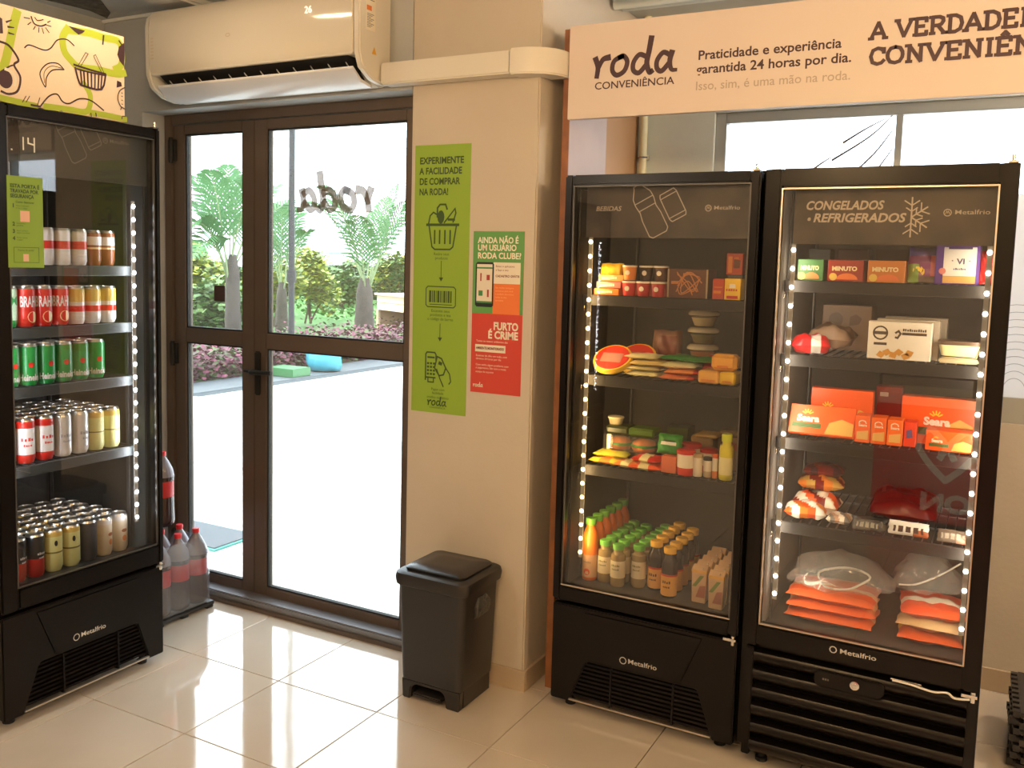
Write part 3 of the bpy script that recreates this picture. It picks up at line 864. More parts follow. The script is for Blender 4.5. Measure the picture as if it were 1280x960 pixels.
t = thing('club_poster', 'smaller poster with green, orange and red blocks and a phone picture on the pillar', 'poster', (-1.777, YW, 1.141))
Mq = frame((0, -.0013, 0), (1, 0, 0), (0, 0, 1))
g = G(); g.box(0, .218, -.0012, 0, 0, .616)
sh = g.build('sheet', M_red, t, smooth=0)
g = G(); g.flat([(0, .305), (.218, .305), (.218, .616), (0, .616)], Mq, h=.0003); g.build('green_block', plain(92, 150, 82), t, smooth=0)
g = G(); g.flat([(.09, .305), (.205, .305), (.205, .420), (.09, .420)], Mq, h=.0005); g.build('orange_block', plain(226, 120, 62), t, smooth=0)
g = G(); g.flat([(.09, .420), (.205, .420), (.205, .500), (.09, .500)], Mq, h=.0005)
g.flat([(.018, .158), (.150, .158), (.150, .186), (.018, .186)], Mq, h=.0005)
text(g, 'AINDA NÃO É', .020, .572, .022, Mq, width=.175, bold=.03)
text(g, 'UM USUÁRIO', .020, .544, .022, Mq, width=.165, bold=.03)
text(g, 'RODA CLUBE?', .020, .514, .022, Mq, width=.185, bold=.03)
text(g, 'FURTO', .202, .246, .028, Mq, width=.105, bold=.04, align='RIGHT')
text(g, 'É CRIME', .202, .212, .028, Mq, width=.128, bold=.04, align='RIGHT')
for k, z in enumerate((.196, .140, .128)): text(g, ('Todos os nossos ambientes são', 'Estamos de olho em tudo, com', 'câmeras 24 horas por dia')[k], .022, z, .0075, Mq)
for k, z in enumerate((.105, .093, .078)): text(g, ('Caso tenha algum problema com', 'o pagamento, fale com a nossa', 'equipe de suporte')[k], .022, z, .0075, Mq)
brush_logo(g, .012, .022, .010, Mq)
g.build('cream_print', M_printw, t, smooth=0)
g = G(); text(g, 'AMBIENTE MONITORADO', .022, .168, .0095, Mq, width=.122, bold=.03, h=.0012)
text(g, 'Baixe o aplicativo', .100, .482, .008, Mq, h=.0012); text(g, 'e faça o seu', .100, .468, .008, Mq, h=.0012); text(g, 'CADASTRO GRÁTIS', .100, .445, .008, Mq, bold=.03, h=.0012)
g.build('dark_lettering', plain(120, 45, 38), t, smooth=0)
g = G()
for k in range(5): text(g, ('São muitas vantagens', 'exclusivas para você', 'e também descontos', 'todos os dias', 'aproveite')[k], .100, .402 - k * .012, .0065, Mq)
g.build('orange_lettering', plain(245, 170, 110), t, smooth=0)
g = G(); g.prism([(.020, .330), (.085, .330), (.092, .337), (.092, .492), (.085, .500), (.020, .500), (.013, .492), (.013, .337)], .0012, Mq)
ph = g.build('phone_picture', plain(32, 40, 38), t, smooth=0)
g = G(); g.flat([(.019, .345), (.086, .345), (.086, .492), (.019, .492)], Mq, h=.0018); g.build('phone_screen', plain(222, 214, 200), ph, smooth=0)
g = G(); g.flat([(.019, .345), (.086, .345), (.086, .352), (.019, .352)], Mq, h=.0022); g.flat([(.019, .475), (.086, .475), (.086, .481), (.019, .481)], Mq, h=.0022); g.flat([(.028, .372), (.046, .372), (.046, .392), (.028, .392)], Mq, h=.0022); g.build('screen_green', plain(70, 130, 80), ph, smooth=0)
g = G(); g.flat([(.034, .428), (.040, .428), (.040, .458), (.034, .458)], Mq, h=.0022); g.flat([(.062, .432), (.076, .432), (.076, .452), (.062, .452)], Mq, h=.0022); g.flat([(.065, .368), (.073, .368), (.073, .396), (.065, .396)], Mq, h=.0022); g.build('screen_red', plain(165, 60, 55), ph, smooth=0)

# ------------------------------------------------------------------ pedal bin
b = thing('pedal_bin', 'black plastic pedal bin with hinged lid in front of the pillar', 'bin', (-1.757, 2.888, 0))
def rr(hx, hy, r, n=5):
    pts = []
    for cx, cy, a0 in ((hx - r, hy - r, 0), (-hx + r, hy - r, 90), (-hx + r, -hy + r, 180), (hx - r, -hy + r, 270)):
        for k in range(n + 1):
            a = math.radians(a0 + 90 * k / n); pts.append((cx + r * math.cos(a), cy + r * math.sin(a)))
    return pts
def loft(g, rings, mi=0, cap0=True, cap1=True):
    n = len(rings[0][0]); b0 = len(g.v)
    for pts, z in rings:
        for p in pts: g.v.append((p[0], p[1], z if not callable(z) else z(p)))
    for i in range(len(rings) - 1):
        for k in range(n):
            k2 = (k + 1) % n
            g.f.append([b0 + i * n + k, b0 + i * n + k2, b0 + (i + 1) * n + k2, b0 + (i + 1) * n + k]); g.m.append(mi)
    if cap0: g.f.append([b0 + k for k in reversed(range(n))]); g.m.append(mi)
    if cap1: g.f.append([b0 + (len(rings) - 1) * n + k for k in range(n)]); g.m.append(mi)
    return g
g = G(); loft(g, [(rr(.130, .122, .022), .075), (rr(.132, .124, .024), .09), (rr(.145, .134, .03), .455)])
g.build('body', M_blackp, b, smooth=40)
g = G(); loft(g, [(rr(.150, .140, .034), .44), (rr(.158, .148, .04), .444), (rr(.162, .150, .04), .470), (rr(.158, .147, .04), .486), (rr(.146, .136, .035), .492)], cap0=True)
g.build('rim', M_blackp, b, smooth=40)
g = G(); loft(g, [(rr(.128, .118, .03), .490), (rr(.130, .120, .03), .502), (rr(.122, .112, .028), .508), (rr(.06, .05, .02), .511)])
g.build('lid', mat('bin_lid_plastic', (.014, .013, .015), .25, bump=.03, bscale=300), b, smooth=40)
# plinth with an arch at the front for the pedal
g = G()
g.prism([(-.124, 0), (-.090, 0), (-.085, .045), (-.070, .060), (.045, .060), (.062, .045), (.068, 0), (.124, 0), (.128, .076), (-.128, .076)], .03, Matrix(((1, 0, 0, 0), (0, 0, 1, -.120), (0, 1, 0, 0), (0, 0, 0, 1))))
fix(g.build('plinth_front', M_blackp, b, bevel=.004))
g = G(); g.box(-.124, -.100, -.088, .112, 0, .076); g.box(.095, .124, -.088, .112, 0, .076); g.box(-.10, .095, .09, .112, 0, .076)
g.build('plinth_side', M_blackp, b, bevel=.004)
g = G(); g.box(-.075, .05, -.128, .02, .018, .032)
g.build('pedal', M_blackp, b, bevel=.005)
g = G(); loft(g, [(rr(.004, .050, .004, 2), .335), (rr(.012, .045, .004, 2), .35), (rr(.016, .05, .004, 2), .38), (rr(.006, .03, .004, 2), .41)])
lin = g.build('bag_corner', mat('thin_black_bag', (.05, .05, .05), .25, bump=.6, bscale=60), b); lin.location = (.142, -.0, .0)

# ================================================================== REFRIGERATORS
# local frame of a refrigerator: x along its front from the viewer's left, y going into it, z up; origin at the front left floor corner
def bottle_outline(M, g):
    a = [(-.012, .152), (-.012, .140), (-.030, .110), (-.030, .040), (-.022, .030), (-.022, .0), (.022, 0), (.022, .030), (.030, .040), (.030, .110), (.012, .140), (.012, .152)]
    return a
def header_art(parent, kind, W, z0, z1):
    y = .046
    M = frame((0, y, 0), (1, 0, 0), (0, 0, 1)); g = G()
    def rot(pts, cx, cz, deg, s=1.0):
        a = math.radians(deg); return [(cx + s * (p[0] * math.cos(a) - p[1] * math.sin(a)), cz + s * (p[0] * math.sin(a) + p[1] * math.cos(a))) for p in pts]
    def logo(x, z, wd):
        g.ribbon([(x + .010 * math.cos(k * math.pi / 5), z + .010 * math.sin(k * math.pi / 5)) for k in range(10)], .0026, M, closed=True)
        g.ribbon([(x - .005, z - .003), (x - .002, z + .005), (x, z - .002), (x + .002, z + .005), (x + .005, z - .003)], .0022, M)
        text(g, 'Metalfrio', x + .018, z - .005, .013, M, width=wd, bold=.004)
    if kind in ('drink', 'cans'):
        cx, cz = (.30, z0 + .10) if kind == 'drink' else (.33, z0 + .15)
        s = 1.0 if kind == 'drink' else .95
        bt = [(-.014, .100), (-.016, .092), (-.034, .062), (-.036, .038), (-.031, .010), (-.036, -.02), (-.036, -.078), (-.026, -.088), (.026, -.088), (.036, -.078), (.036, -.02), (.031, .010), (.036, .038), (.034, .062), (.016, .092), (.014, .100)]
        g.ribbon(rot(bt, cx, cz - .01, 28, s), .0034, M, closed=True)
        g.ribbon(rot([(-.034, .044), (.034, .044)], cx, cz - .01, 28, s), .003, M); g.ribbon(rot([(-.034, .016), (.034, .016)], cx, cz - .01, 28, s), .003, M)
        cn = [(-.026, .050), (-.031, .040), (-.031, -.040), (-.026, -.050), (.026, -.050), (.031, -.040), (.031, .040), (.026, .050)]
        g.ribbon(rot(cn, cx + .083, cz + .012, 28, s), .0034, M, closed=True); g.ribbon(rot([(-.031, .036), (.031, .036)], cx + .083, cz + .012, 28, s), .003, M); g.ribbon(rot([(-.031, -.036), (.031, -.036)], cx + .083, cz + .012, 28, s), .003, M)
        if kind == 'drink':
            text(g, 'BEBIDAS', .103, z0 + .093, .016, M, width=.095, bold=.012, shear=.2)
            logo(.505, z0 + .100, .085)
        else:
            logo(.475, z0 + .150, .085)
    else:
        text(g, 'CONGELADOS', .108, z0 + .106, .026, M, width=.225, bold=.03, shear=.22)
        text(g, 'REFRIGERADOS', .132, z0 + .068, .026, M, width=.265, bold=.03, shear=.22)
        text(g, 'e', .115, z0 + .072, .014, M, bold=.03, shear=.2)
        # half snowflake
        cx, cz = .412, z0 + .082
        for a in (90, 35, -35, -90):
            r = math.radians(a); u = (math.cos(r), math.sin(r)); v = (-u[1], u[0])
            L = .058 if abs(a) == 90 else .052
            g.ribbon([(cx, cz), (cx + u[0] * L, cz + u[1] * L)], .0042, M)
            for f in ((.60, .020), (.30, .015)):
                for sgn in (1, -1):
                    p = (cx + u[0] * L * f[0], cz + u[1] * L * f[0])
                    g.ribbon([p, (p[0] + u[0] * f[1] * .7 + v[0] * sgn * f[1], p[1] + u[1] * f[1] * .7 + v[1] * sgn * f[1])], .0036, M)
        logo(.508, z0 + .095, .09)
    o = g.build('header_print', M_hdrtxt if kind != 'cans' else mat('faint_header_print', (.20, .20, .18), .5), parent, smooth=0)
    return o

def fridge(label, loc, rz, H, W, kind, shelves, glass, zh, led, led_mat, liner, D=.70, louvred=False, trim=True):
    t = thing('glass_door_refrigerator', label, 'refrigerator', loc, rz)
    zc = .415
    gx0, gx1, gz0, gz1 = glass
    # hollow cabinet
    g = G()
    g.box(-.022 if louvred else 0, .035, .056, D, .045, H); g.box(W - .035, W, .056, D, .045, H)
    g.box(.035, W - .035, D - .03, D, .045, H); g.box(.035, W - .035, .056, D - .03, H - .05, H)
    g.box(.035, W - .035, .056, D - .03, zc, .455)
    g.build('cabinet', M_black, t, bevel=.002, seg=1)
    g = G()
    gs = G(); gs.box(.035, .040, .060, D - .03, .461, H - .05); gs.box(W - .040, W - .035, .060, D - .03, .461, H - .05)
    gs.build('side_liner', M_liner_l if louvred else liner, t, smooth=0)
    g.box(.040, W - .040, D - .036, D - .03, .455, H - .05); g.box(.040, W - .040, .060, D - .036, .455, .461)
    g.build('liner', liner, t, smooth=0)
    # door
    g = G()
    b0, b1 = zc + .0, H - .004
    for (x0, x1, z0, z1) in ((0.002, gx0, b0, b1), (gx1, W - .002, b0, b1), (gx0, gx1, b0, gz0), (gx0, gx1, gz1, b1)):
        g.box(x0, x1, 0, .050, z0, z1)
    g.build('door_frame', M_black, t, bevel=.006, seg=2)
    g = G(); e = .0045
    g.box(gx0, gx0 + e, .004, .012, gz0, gz1); g.box(gx1 - e, gx1, .004, .012, gz0, gz1); g.box(gx0 + e, gx1 - e, .004, .012, gz0, gz0 + e); g.box(gx0 + e, gx1 - e, .004, .012, gz1 - e, gz1)
    g.build('glass_trim', M_alu if kind == 'frozen' else mat('dark_trim', (.10, .095, .09), .35, metal=.5), t, smooth=0)
    if kind == 'drink':
        g = G(); g.box(gx0, gx1, .002, .0038, gz0 + .001, gz0 + .006); g.build('bottom_glass_trim', M_alu, t, smooth=0)
    g = G(); g.box(gx0, gx1, .014, .018, gz0, gz1)
    g.build('glass_pane', M_fglass, t, smooth=0)
    # header band just behind the glass
    if kind != 'cans':
        g = G(); g.box(gx0 + .034, gx1, .047, .056, zh, gz1 + .02)
    else:
        g = G(); g.box(gx0 + .075, gx1, .047, .056, zh, gz1 + .02)
    hd = g.build('header_band', M_header if kind != 'cans' else mat('cool_header_band', (.045, .045, .045), .4), t, smooth=0)
    header_art(hd, kind, W, zh, gz1)
    # inner mullions and led strips
    for k, (lx, z0, z1, n) in enumerate(led):
        g = G(); g.box(lx - .007, lx + .007, .060, .066, z0 - .02, z1 + .02)
        st = g.build('led_strip', M_strip, t, smooth=0)
        g = G()
        for q in range(n):
            z = z0 + (z1 - z0) * q / (n - 1)
            g.lathe([(.0072, 0), (.0066, .0035), (.0035, .006)], 8, M=Matrix(((1, 0, 0, lx), (0, 0, -1, .060), (0, 1, 0, z), (0, 0, 0, 1))))
        stuff(g.build('led_light', led_mat, st, smooth=60))
        d = bpy.data.lights.new('led_glow', 'AREA'); d.shape = 'RECTANGLE'; d.size = .02; d.size_y = z1 - z0; d.energy = LEDW[kind]; d.color = LEDC[kind]
        lo = bpy.data.objects.new('led_glow', d); C.objects.link(lo); lo.parent = t
        lo.location = (lx, .068, (z0 + z1) / 2)
        xm = W / 2
        dirv = Vector((xm - lx, .38, 0)).normalized()
        lo.rotation_euler = dirv.to_track_quat('-Z', 'Y').to_euler()
    # side posts for the shelves, slotted
    for x in (.046, W - .052):
        for y in (.14, D - .08):
            g = G(); g.box(x, x + .006, y, y + .016, .462, H - .06)
            g.build('shelf_upright', M_wire, t, smooth=0)
    for z in shelves:
        g = G()
        for k in range(22):
            x = .048 + k * (W - .096) / 21
            g.box(x - .0016, x + .0016, .105, D - .05, z - .006, z - .002)
        for y in (.12, .32, .52, D - .06): g.box(.046, W - .046, y, y + .006, z - .012, z - .006)
        sh = g.build('shelf', M_wire, t, smooth=0)
        g = G(); g.box(.046, W - .046, .092, .105, z - .036, z + .002)
        g.build('shelf_rail', M_rail if kind != 'cans' else M_railg, sh, bevel=.002, seg=1)
        g = G(); g.tube([(.048, .095, z - .055), (.048, .110, z - .014)], .0018, 6, mi=0); g.tube([(W - .048, .095, z - .055), (W - .048, .110, z - .014)], .0018, 6)
        g.build('shelf_clip', M_chrome, sh)
    # hinge pins
    hx = (W - .018,)
    for x in hx:
        g = G(); g.tube([(x, .012, H - .004), (x, .012, H + .020)], .0055, 8); g.box(x - .012, x + .012, .004, .05, H - .004, H + .002)
        g.build('top_hinge', M_chrome, t, smooth=50)
        g = G(); g.box(x - .030, x + .012, -.006, .03, zc - .014, zc - .005); g.tube([(x, .006, zc - .03), (x, .006, zc + .002)], .007, 8)
        g.build('bottom_hinge', M_chrome, t, smooth=50)
    for x in (.04, W - .08):
        for y in (.07, D - .08):
            g = G(); g.lathe([(.020, 0), (.020, .012), (.012, .014), (.012, .045)], 12, M=Matrix.Translation((x + .02, y, 0)))
            g.build('foot', M_dark, t)
    M = frame((0, 0, 0), (1, 0, 0), (0, 0, 1))
    if not louvred:
        gt = .200
        pts = [(.004, .036), (.078, .036), (.140, gt - .006), (.148, gt), (W - .138, gt), (W - .130, gt - .006), (W - .076, .036), (W - .004, .036), (W - .004, .400), (.004, .400)]
        g = G(); g.prism(pts, .030, Matrix(((1, 0, 0, 0), (0, 0, 1, .006), (0, 1, 0, 0), (0, 0, 0, 1))))
        # shallow creases: raised centre field
        fix(g.build('kick_panel', M_black, t, bevel=.004))
        g = G(); g.prism([(.20, .21), (W - .19, .21), (W - .12, .385), (.13, .385)], .004, Matrix(((1, 0, 0, 0), (0, 0, 1, .003), (0, 1, 0, 0), (0, 0, 0, 1))))
        fix(g.build('raised_field', M_black, t, bevel=.0025))
        g = G(); g.box(.07, W - .07, .05, .056, .046, .21); g.build('grille_back', M_dark, t, smooth=0)
        for k in range(9):
            z = .058 + k * .0158
            f = (z - .036) / (gt - .036)
            x0 = .080 + .062 * f; x1 = W - .078 - .054 * f
            g = G(); g.add([(x0, .014, z), (x1, .014, z), (x1, .034, z + .006), (x0, .034, z + .006), (x0, .016, z + .007), (x1, .016, z + .007), (x1, .036, z + .012), (x0, .036, z + .012)],
                           [(0, 3, 2, 1), (4, 5, 6, 7), (0, 1, 5, 4), (1, 2, 6, 5), (2, 3, 7, 6), (3, 0, 4, 7)])
            g.build('slat', M_black, t, smooth=0)
        for x in (.235, W - .22):
            g = G(); g.box(x, x + .006, .010, .034, .048, gt - .004); g.build('grille_rib', M_black, t, smooth=0)
        g = G(); g.box(.080, W - .078, .002, .012, .043, .049); g.build('bottom_strip', M_alu, t, smooth=0)
        g = G(); zz = .236
        g.ribbon([(.285 + .012 * math.cos(k * math.pi / 5), zz + .006 + .012 * math.sin(k * math.pi / 5)) for k in range(10)], .003, frame((0, .0025, 0), (1, 0, 0), (0, 0, 1)), closed=True)
        text(g, 'Metalfrio', .303, zz, .017, frame((0, .0025, 0), (1, 0, 0), (0, 0, 1)), width=.105, bold=.008)
        g.build('logo_lettering', mat('silver_print', (.62, .60, .56), .35), t, smooth=0)
    else:
        g = G(); g.box(.004, .030, .010, .05, .036, .405); g.box(W - .030, W - .004, .010, .05, .036, .405); g.box(.03, W - .03, .045, .056, .036, .405)
        g.build('kick_frame', M_black, t, bevel=.003)
        for k in range(6):
            z = .040 + k * .0605
            g = G(); n = 8
            sec = [(.044, z)] + [(.034 - .034 * math.sin(math.pi * (q / n) * .62 + .25), z + .004 + .046 * q / n) for q in range(n + 1)] + [(.044, z + .052)]
            n2 = len(sec); x0, x1 = .031, W - .031
            vs_ = [(x0, p[0], p[1]) for p in sec] + [(x1, p[0], p[1]) for p in sec]
            g.add(vs_, [list(range(n2)), list(reversed(range(n2, 2 * n2)))] + [(i, n2 + i, n2 + (i + 1) % n2, (i + 1) % n2) for i in range(n2)])
            fix(g.build('slat', M_black, t, smooth=50))
            for x in (.040, W - .045):
                g = G(); g.lathe([(.0035, 0), (.002, .002)], 8, M=Matrix(((1, 0, 0, x), (0, 0, -1, .006), (0, 1, 0, z + .040), (0, 0, 0, 1)))); g.build('screw', M_chrome, t)
        g = G(); g.prism([(.235, .335), (.415, .335), (.430, .350), (.430, .380), (.415, .386), (.235, .386), (.225, .375), (.225, .345)], .014, Matrix(((1, 0, 0, 0), (0, 0, 1, -.010), (0, 1, 0, 0), (0, 0, 0, 1))))
        ct = fix(g.build('control_box', M_black, t, bevel=.003))
        g = G(); g.lathe([(.014, 0), (.014, .004), (.009, .005), (.009, .003), (.004, .003), (.004, .006)], 16, M=Matrix(((1, 0, 0, .345), (0, 0, -1, -.010), (0, 1, 0, .362), (0, 0, 0, 1))))
        g.build('lock', M_chrome, ct)
        g = G(); scrib(g, .250, .358, .008, frame((0, -.0105, 0), (1, 0, 0), (0, 0, 1)), .022); g.build('lettering', plain(120, 110, 100), ct, smooth=0)
        g = G(); ML = frame((0, -.0005, 0), (1, 0, 0), (0, 0, 1))
        g.ribbon([(.275 + .010 * math.cos(k * math.pi / 5), .458 + .010 * math.sin(k * math.pi / 5)) for k in range(10)], .003, ML, closed=True)
        text(g, 'Metalfrio', .294, .451, .015, ML, width=.105, bold=.012)
        g.build('logo_lettering', mat('silver_print', (.62, .60, .56), .35), t, smooth=0)
        g = G(); g.tube(curve_pts([(.45, .0, .402), (.50, -.008, .404), (.56, -.006, .396), (.60, -.010, .404), (.62, -.008, .392), (.66, -.004, .396)], 6), .0035, 8)
        g.build('door_heater_cable', M_cord, t, smooth=60)
        g = G(); g.box(.445, .530, -.003, .002, .405, .409); g.build('hinge_strip', M_chrome, t, smooth=0)
    return t

LEDW = {'cans': 4.2, 'drink': 5.2, 'frozen': 4.6}
LEDC = {'cans': (.86, .92, 1.0), 'drink': (1.0, .66, .28), 'frozen': (1.0, .84, .64)}
LF = fridge('tall black glass-door refrigerator full of cans, standing beside the entrance door', (-2.867, 1.825, 0), math.pi / 2, 2.1213, .690, 'cans',
            (1.590, 1.372, 1.163, .884), (.064, .662, .490, 2.078), 1.90, ((.607, .606, 1.82, 25), (.075, .606, 1.82, 25)), M_led_w, M_liner, trim=False)
MF = fridge('black glass-door refrigerator with bottles on its floor, next to the pillar', (-1.3785, 2.9946, 0), 0, 1.9565, .685, 'drink',
            (1.531, 1.240, .907), (.0335, .6535, .470, 1.915), 1.737, ((.082, .587, 1.722, 23), (.650, .587, 1.722, 23)), M_led_y, mat('warm_dark_liner', (.030, .023, .017), .6))
RF = fridge('black glass-door freezer of orange frozen packs with louvred base and lock', (-.6656, 2.9654, 0), 0, 1.9565, .685, 'frozen',
            (1.605, 1.366, 1.094, .815), (.0416, .6386, .488, 1.893), 1.722, ((.076, .581, 1.703, 20), (.624, .581, 1.703, 20)), M_led_n, mat('brown_liner', (.045, .034, .027), .6), louvred=True)

LF2 = copy_tree(LF); LF2.location = (-2.867, -1.155, 0); LF2['label'] = 'empty lit glass-door refrigerator mirrored as rows of dots in the bottle refrigerator glass'
# number display and green notice on the can refrigerator (glass front)
g = G(); Mn = frame((0, .0135, 0), (1, 0, 0), (0, 0, 1))
for seg in ([(.128, 2.016), (.128, 1.976)],  [(.146, 2.016), (.146, 1.999), (.165, 1.996)], [(.168, 2.018), (.168, 1.972)]):
    g.ribbon(seg, .0050, Mn)
g.ribbon([(.085, 1.972), (.088, 1.972)], .005, Mn)
g.build('number_print', plain(225, 225, 215), LF, smooth=0)
g = G(); g.box(.056, .184, -.0012, 0.003, 1.585, 1.886)
nt_ = thing('green_notice', 'lime green door notice stuck on the can refrigerator above its top shelf', 'notice', (-2.8655, 1.825, 0), math.pi / 2)
g.build('sheet', M_green, nt_, smooth=0)
Mn = frame((0, -.0014, 0), (1, 0, 0), (0, 0, 1)); g = G()
for k, s1 in enumerate(('ESTA PORTA É', 'TRAVADA POR', 'SEGURANÇA')): text(g, s1, .066, 1.848 - k * .0165, .0115, Mn, width=(.105, .102, .085)[k], bold=.04)
text(g, 'Como destravar', .118, 1.798, .007, Mn, align='CENTER', bold=.02)
for k, z in enumerate((1.787, 1.727, 1.703, 1.680)): text(g, str(k + 1), .072, z - .004, .012, Mn, bold=.05)
for k, z in enumerate((1.787, 1.779, 1.729, 1.722, 1.705, 1.698, 1.682, 1.675)):
    text(g, ('Abra o aplicativo', 'e leia o código', 'Selecione a', 'geladeira', 'Abra a porta e', 'pegue o produto', 'Feche a porta', 'e pague')[k], .086, z, .0048, Mn)
g.ribbon([(.075, 1.602), (.165, 1.602), (.165, 1.652), (.075, 1.652)], .0015, Mn, closed=True)
text(g, 'Precisa de ajuda?', .118, 1.640, .006, Mn, align='CENTER')
g.build('lettering', M_greend, nt_, smooth=0)
g = G(); g.flat([(.100, 1.737), (.134, 1.737), (.134, 1.773), (.100, 1.773)], Mn); g.flat([(.108, 1.606), (.128, 1.606), (.128, 1.630), (.108, 1.630)], Mn)
g.build('pale_square', plain(215, 170, 150), nt_, smooth=0)

# ================================================================== CANS
can_n = [0]
M_canlid = mat('can_lid_metal', (.62, .60, .56), .28, metal=1.0)
def can_proto(kind, h, r, bands, writing=None):
    """bands: list of (start fraction, material); writing: (text, z fraction, size, material)"""
    t = thing('drink_can', '', 'can')
    prof = [(r * .80, 0), (r * .84, .004), (r, .016)]; mis = [0, 0]
    zs = [b[0] for b in bands] + [1.0]
    z_lo, z_hi = .016, h - .016
    for k, b in enumerate(bands):
        z1 = z_lo + (z_hi - z_lo) * zs[k + 1]
        if k == 0: mis[1] = 0
        prof.append((r, z1)); mis.append(k)
    prof += [(r * .965, h - .009), (r * .86, h - .002)]; mis += [len(bands) - 1, len(bands)]
    g = G(); g.lathe(prof, 16, mis, cap=False)
    g.build('body', [b[1] for b in bands] + [M_canlid], t, smooth=50)
    g = G(); g.lathe([(r * .84, h - .006), (r * .86, h), (r * .82, h), (r * .80, h - .004), (r * .05, h - .004)], 16)
    g.lathe([(r * .4, h - .0038), (r * .35, h - .0025)], 8, M=Matrix.Translation((r * .15, 0, 0)))
    g.build('lid', M_canlid, t, smooth=50)
    for wz in (writing or []):
        body_, zf, size, m_, wd = wz
        g = G()
        if body_ == '~':
            scrib(g, -wd / 2, h * zf, size, Matrix(), wd, (r, 0)); scrib(g, -wd / 3, h * zf - size * 1.6, size * .7, Matrix(), wd * .66, (r, 0))
        elif body_ == '*disc':
            text(g, 'o', 0, 0, .001, Matrix()) if 0 else None
            pts = [(wd * math.cos(k * math.pi / 7), h * zf + size * math.sin(k * math.pi / 7)) for k in range(14)]
            g.add([((r + .0006) * math.cos(p[0] / r), (r + .0006) * math.sin(p[0] / r), p[1]) for p in pts], [list(range(14))])
        else:
            text(g, body_, -wd / 2, h * zf, size, Matrix(), width=wd, bold=.03, wrap=(r, 0))
        g.build('lettering' if body_ != '*disc' else 'emblem', m_, t, smooth=0)
    return t
WH = plain(205, 200, 196, .3); SLV = mat('can_silver', (.60, .60, .60), .3, metal=.6); RD = plain(190, 40, 30, .3); GN = plain(30, 130, 60, .28); DG = plain(70, 68, 70, .35)
GD = plain(190, 160, 80, .3); PG = plain(200, 196, 130, .35); BR = plain(130, 75, 45, .3); BK = plain(22, 22, 24, .3); BG = plain(205, 190, 165, .35); OR = plain(200, 120, 60, .35); CR = plain(225, 205, 160, .35); GN2 = plain(170, 200, 170, .3)
PR = {
 'A': (can_proto('A', .134, .029, [(0, WH), (.42, RD), (.70, WH)]), 'white beer can with red band'),
 'B': (can_proto('B', .132, .029, [(0, BR), (.45, CR), (.52, BR), (.60, WH), (.92, BR)]), 'brown and white drink can'),
 'C': (can_proto('C', .142, .032, [(0, GN), (.08, GN2)], [('M', .55, .03, GN, .03)]), 'pale green can'),
 'D': (can_proto('D', .142, .032, [(0, RD)], [('BRAHMA', .50, .036, WH, .090), ('*disc', .24, .020, CR, .020)]), 'red beer can with white lettering'),
 'E': (can_proto('E', .140, .032, [(0, WH), (.28, RD), (.48, WH), (.62, GD)], []), 'gold and white can with red band'),
 'F': (can_proto('F', .146, .032, [(0, GN)], [('Heineken', .12, .022, WH, .085), ('*disc', .50, .010, RD, .010)]), 'green beer can with red dot'),
 'H': (can_proto('H', .160, .033, [(0, WH), (.1, SLV)], [('~', .45, .012, plain(150, 150, 155), .05)]), 'tall plain silver beer can'),
 'G': (can_proto('G', .160, .033, [(0, RD), (.12, WH), (.86, RD)], [('~', .50, .012, RD, .045)]), 'tall white can with red base'),
 'I': (can_proto('I', .156, .033, [(0, PG), (.42, plain(120, 110, 50)), (.46, PG), (.88, GD)]), 'tall pale gold can'),
 'J': (can_proto('J', .158, .033, [(0, plain(150, 24, 18)), (.42, BK)], [('~', .52, .009, WH, .035)]), 'black can with red lower half'),
 'K': (can_proto('K', .158, .033, [(0, PG), (.42, plain(110, 105, 50)), (.47, PG), (.92, GD)], [('*disc', .68, .011, BK, .006)]), 'gold-topped can with dark figure'),
 'L': (can_proto('L', .156, .033, [(0, DG)]), 'dark grey can'),
 'M': (can_proto('M', .152, .033, [(0, BG), (.9, WH)], [('*disc', .35, .012, OR, .009), ('*disc', .55, .007, BR, .012)]), 'beige can with orange fruit print'),
}
proto_used = set()
def put_can(kind, x, y, z, label, group):
    src, _ = PR[kind]
    a = random.Random(int(x * 991 + y * 7919 + z * 331)).uniform(-.35, .35)
    if kind not in proto_used:
        proto_used.add(kind); src.location = (x, y, z); src['label'] = label; src['group'] = group; src.rotation_euler = (0, 0, a); return src
    return dup(src, (x, y, z), label, a, group)
ROWS = [
 ('top', 1.5925, [(1.975, 'A'), (2.045, 'A'), (2.125, 'A'), (2.192, 'A'), (2.262, 'A'), (2.325, 'B'), (2.385, 'B')], 2, .064),
 ('second', 1.3745, [(1.975, 'C'), (2.043, 'D'), (2.110, 'D'), (2.177, 'D'), (2.245, 'E'), (2.315, 'E'), (2.384, 'E')], 2, .070),
 ('third', 1.1655, [(1.978, 'F'), (2.048, 'F'), (2.118, 'F'), (2.188, 'F'), (2.258, 'F'), (2.328, 'F')], 2, .070),
 ('fourth', .8865, [(1.955, 'G'), (2.030, 'G'), (2.104, 'G'), (2.178, 'H'), (2.250, 'H'), (2.320, 'I'), (2.392, 'I')], 5, .072),
 ('bottom', .4615, [(1.985, 'J'), (2.057, 'J'), (2.131, 'K'), (2.205, 'K'), (2.279, 'L'), (2.350, 'M'), (2.422, 'M')], 6, .072),
]
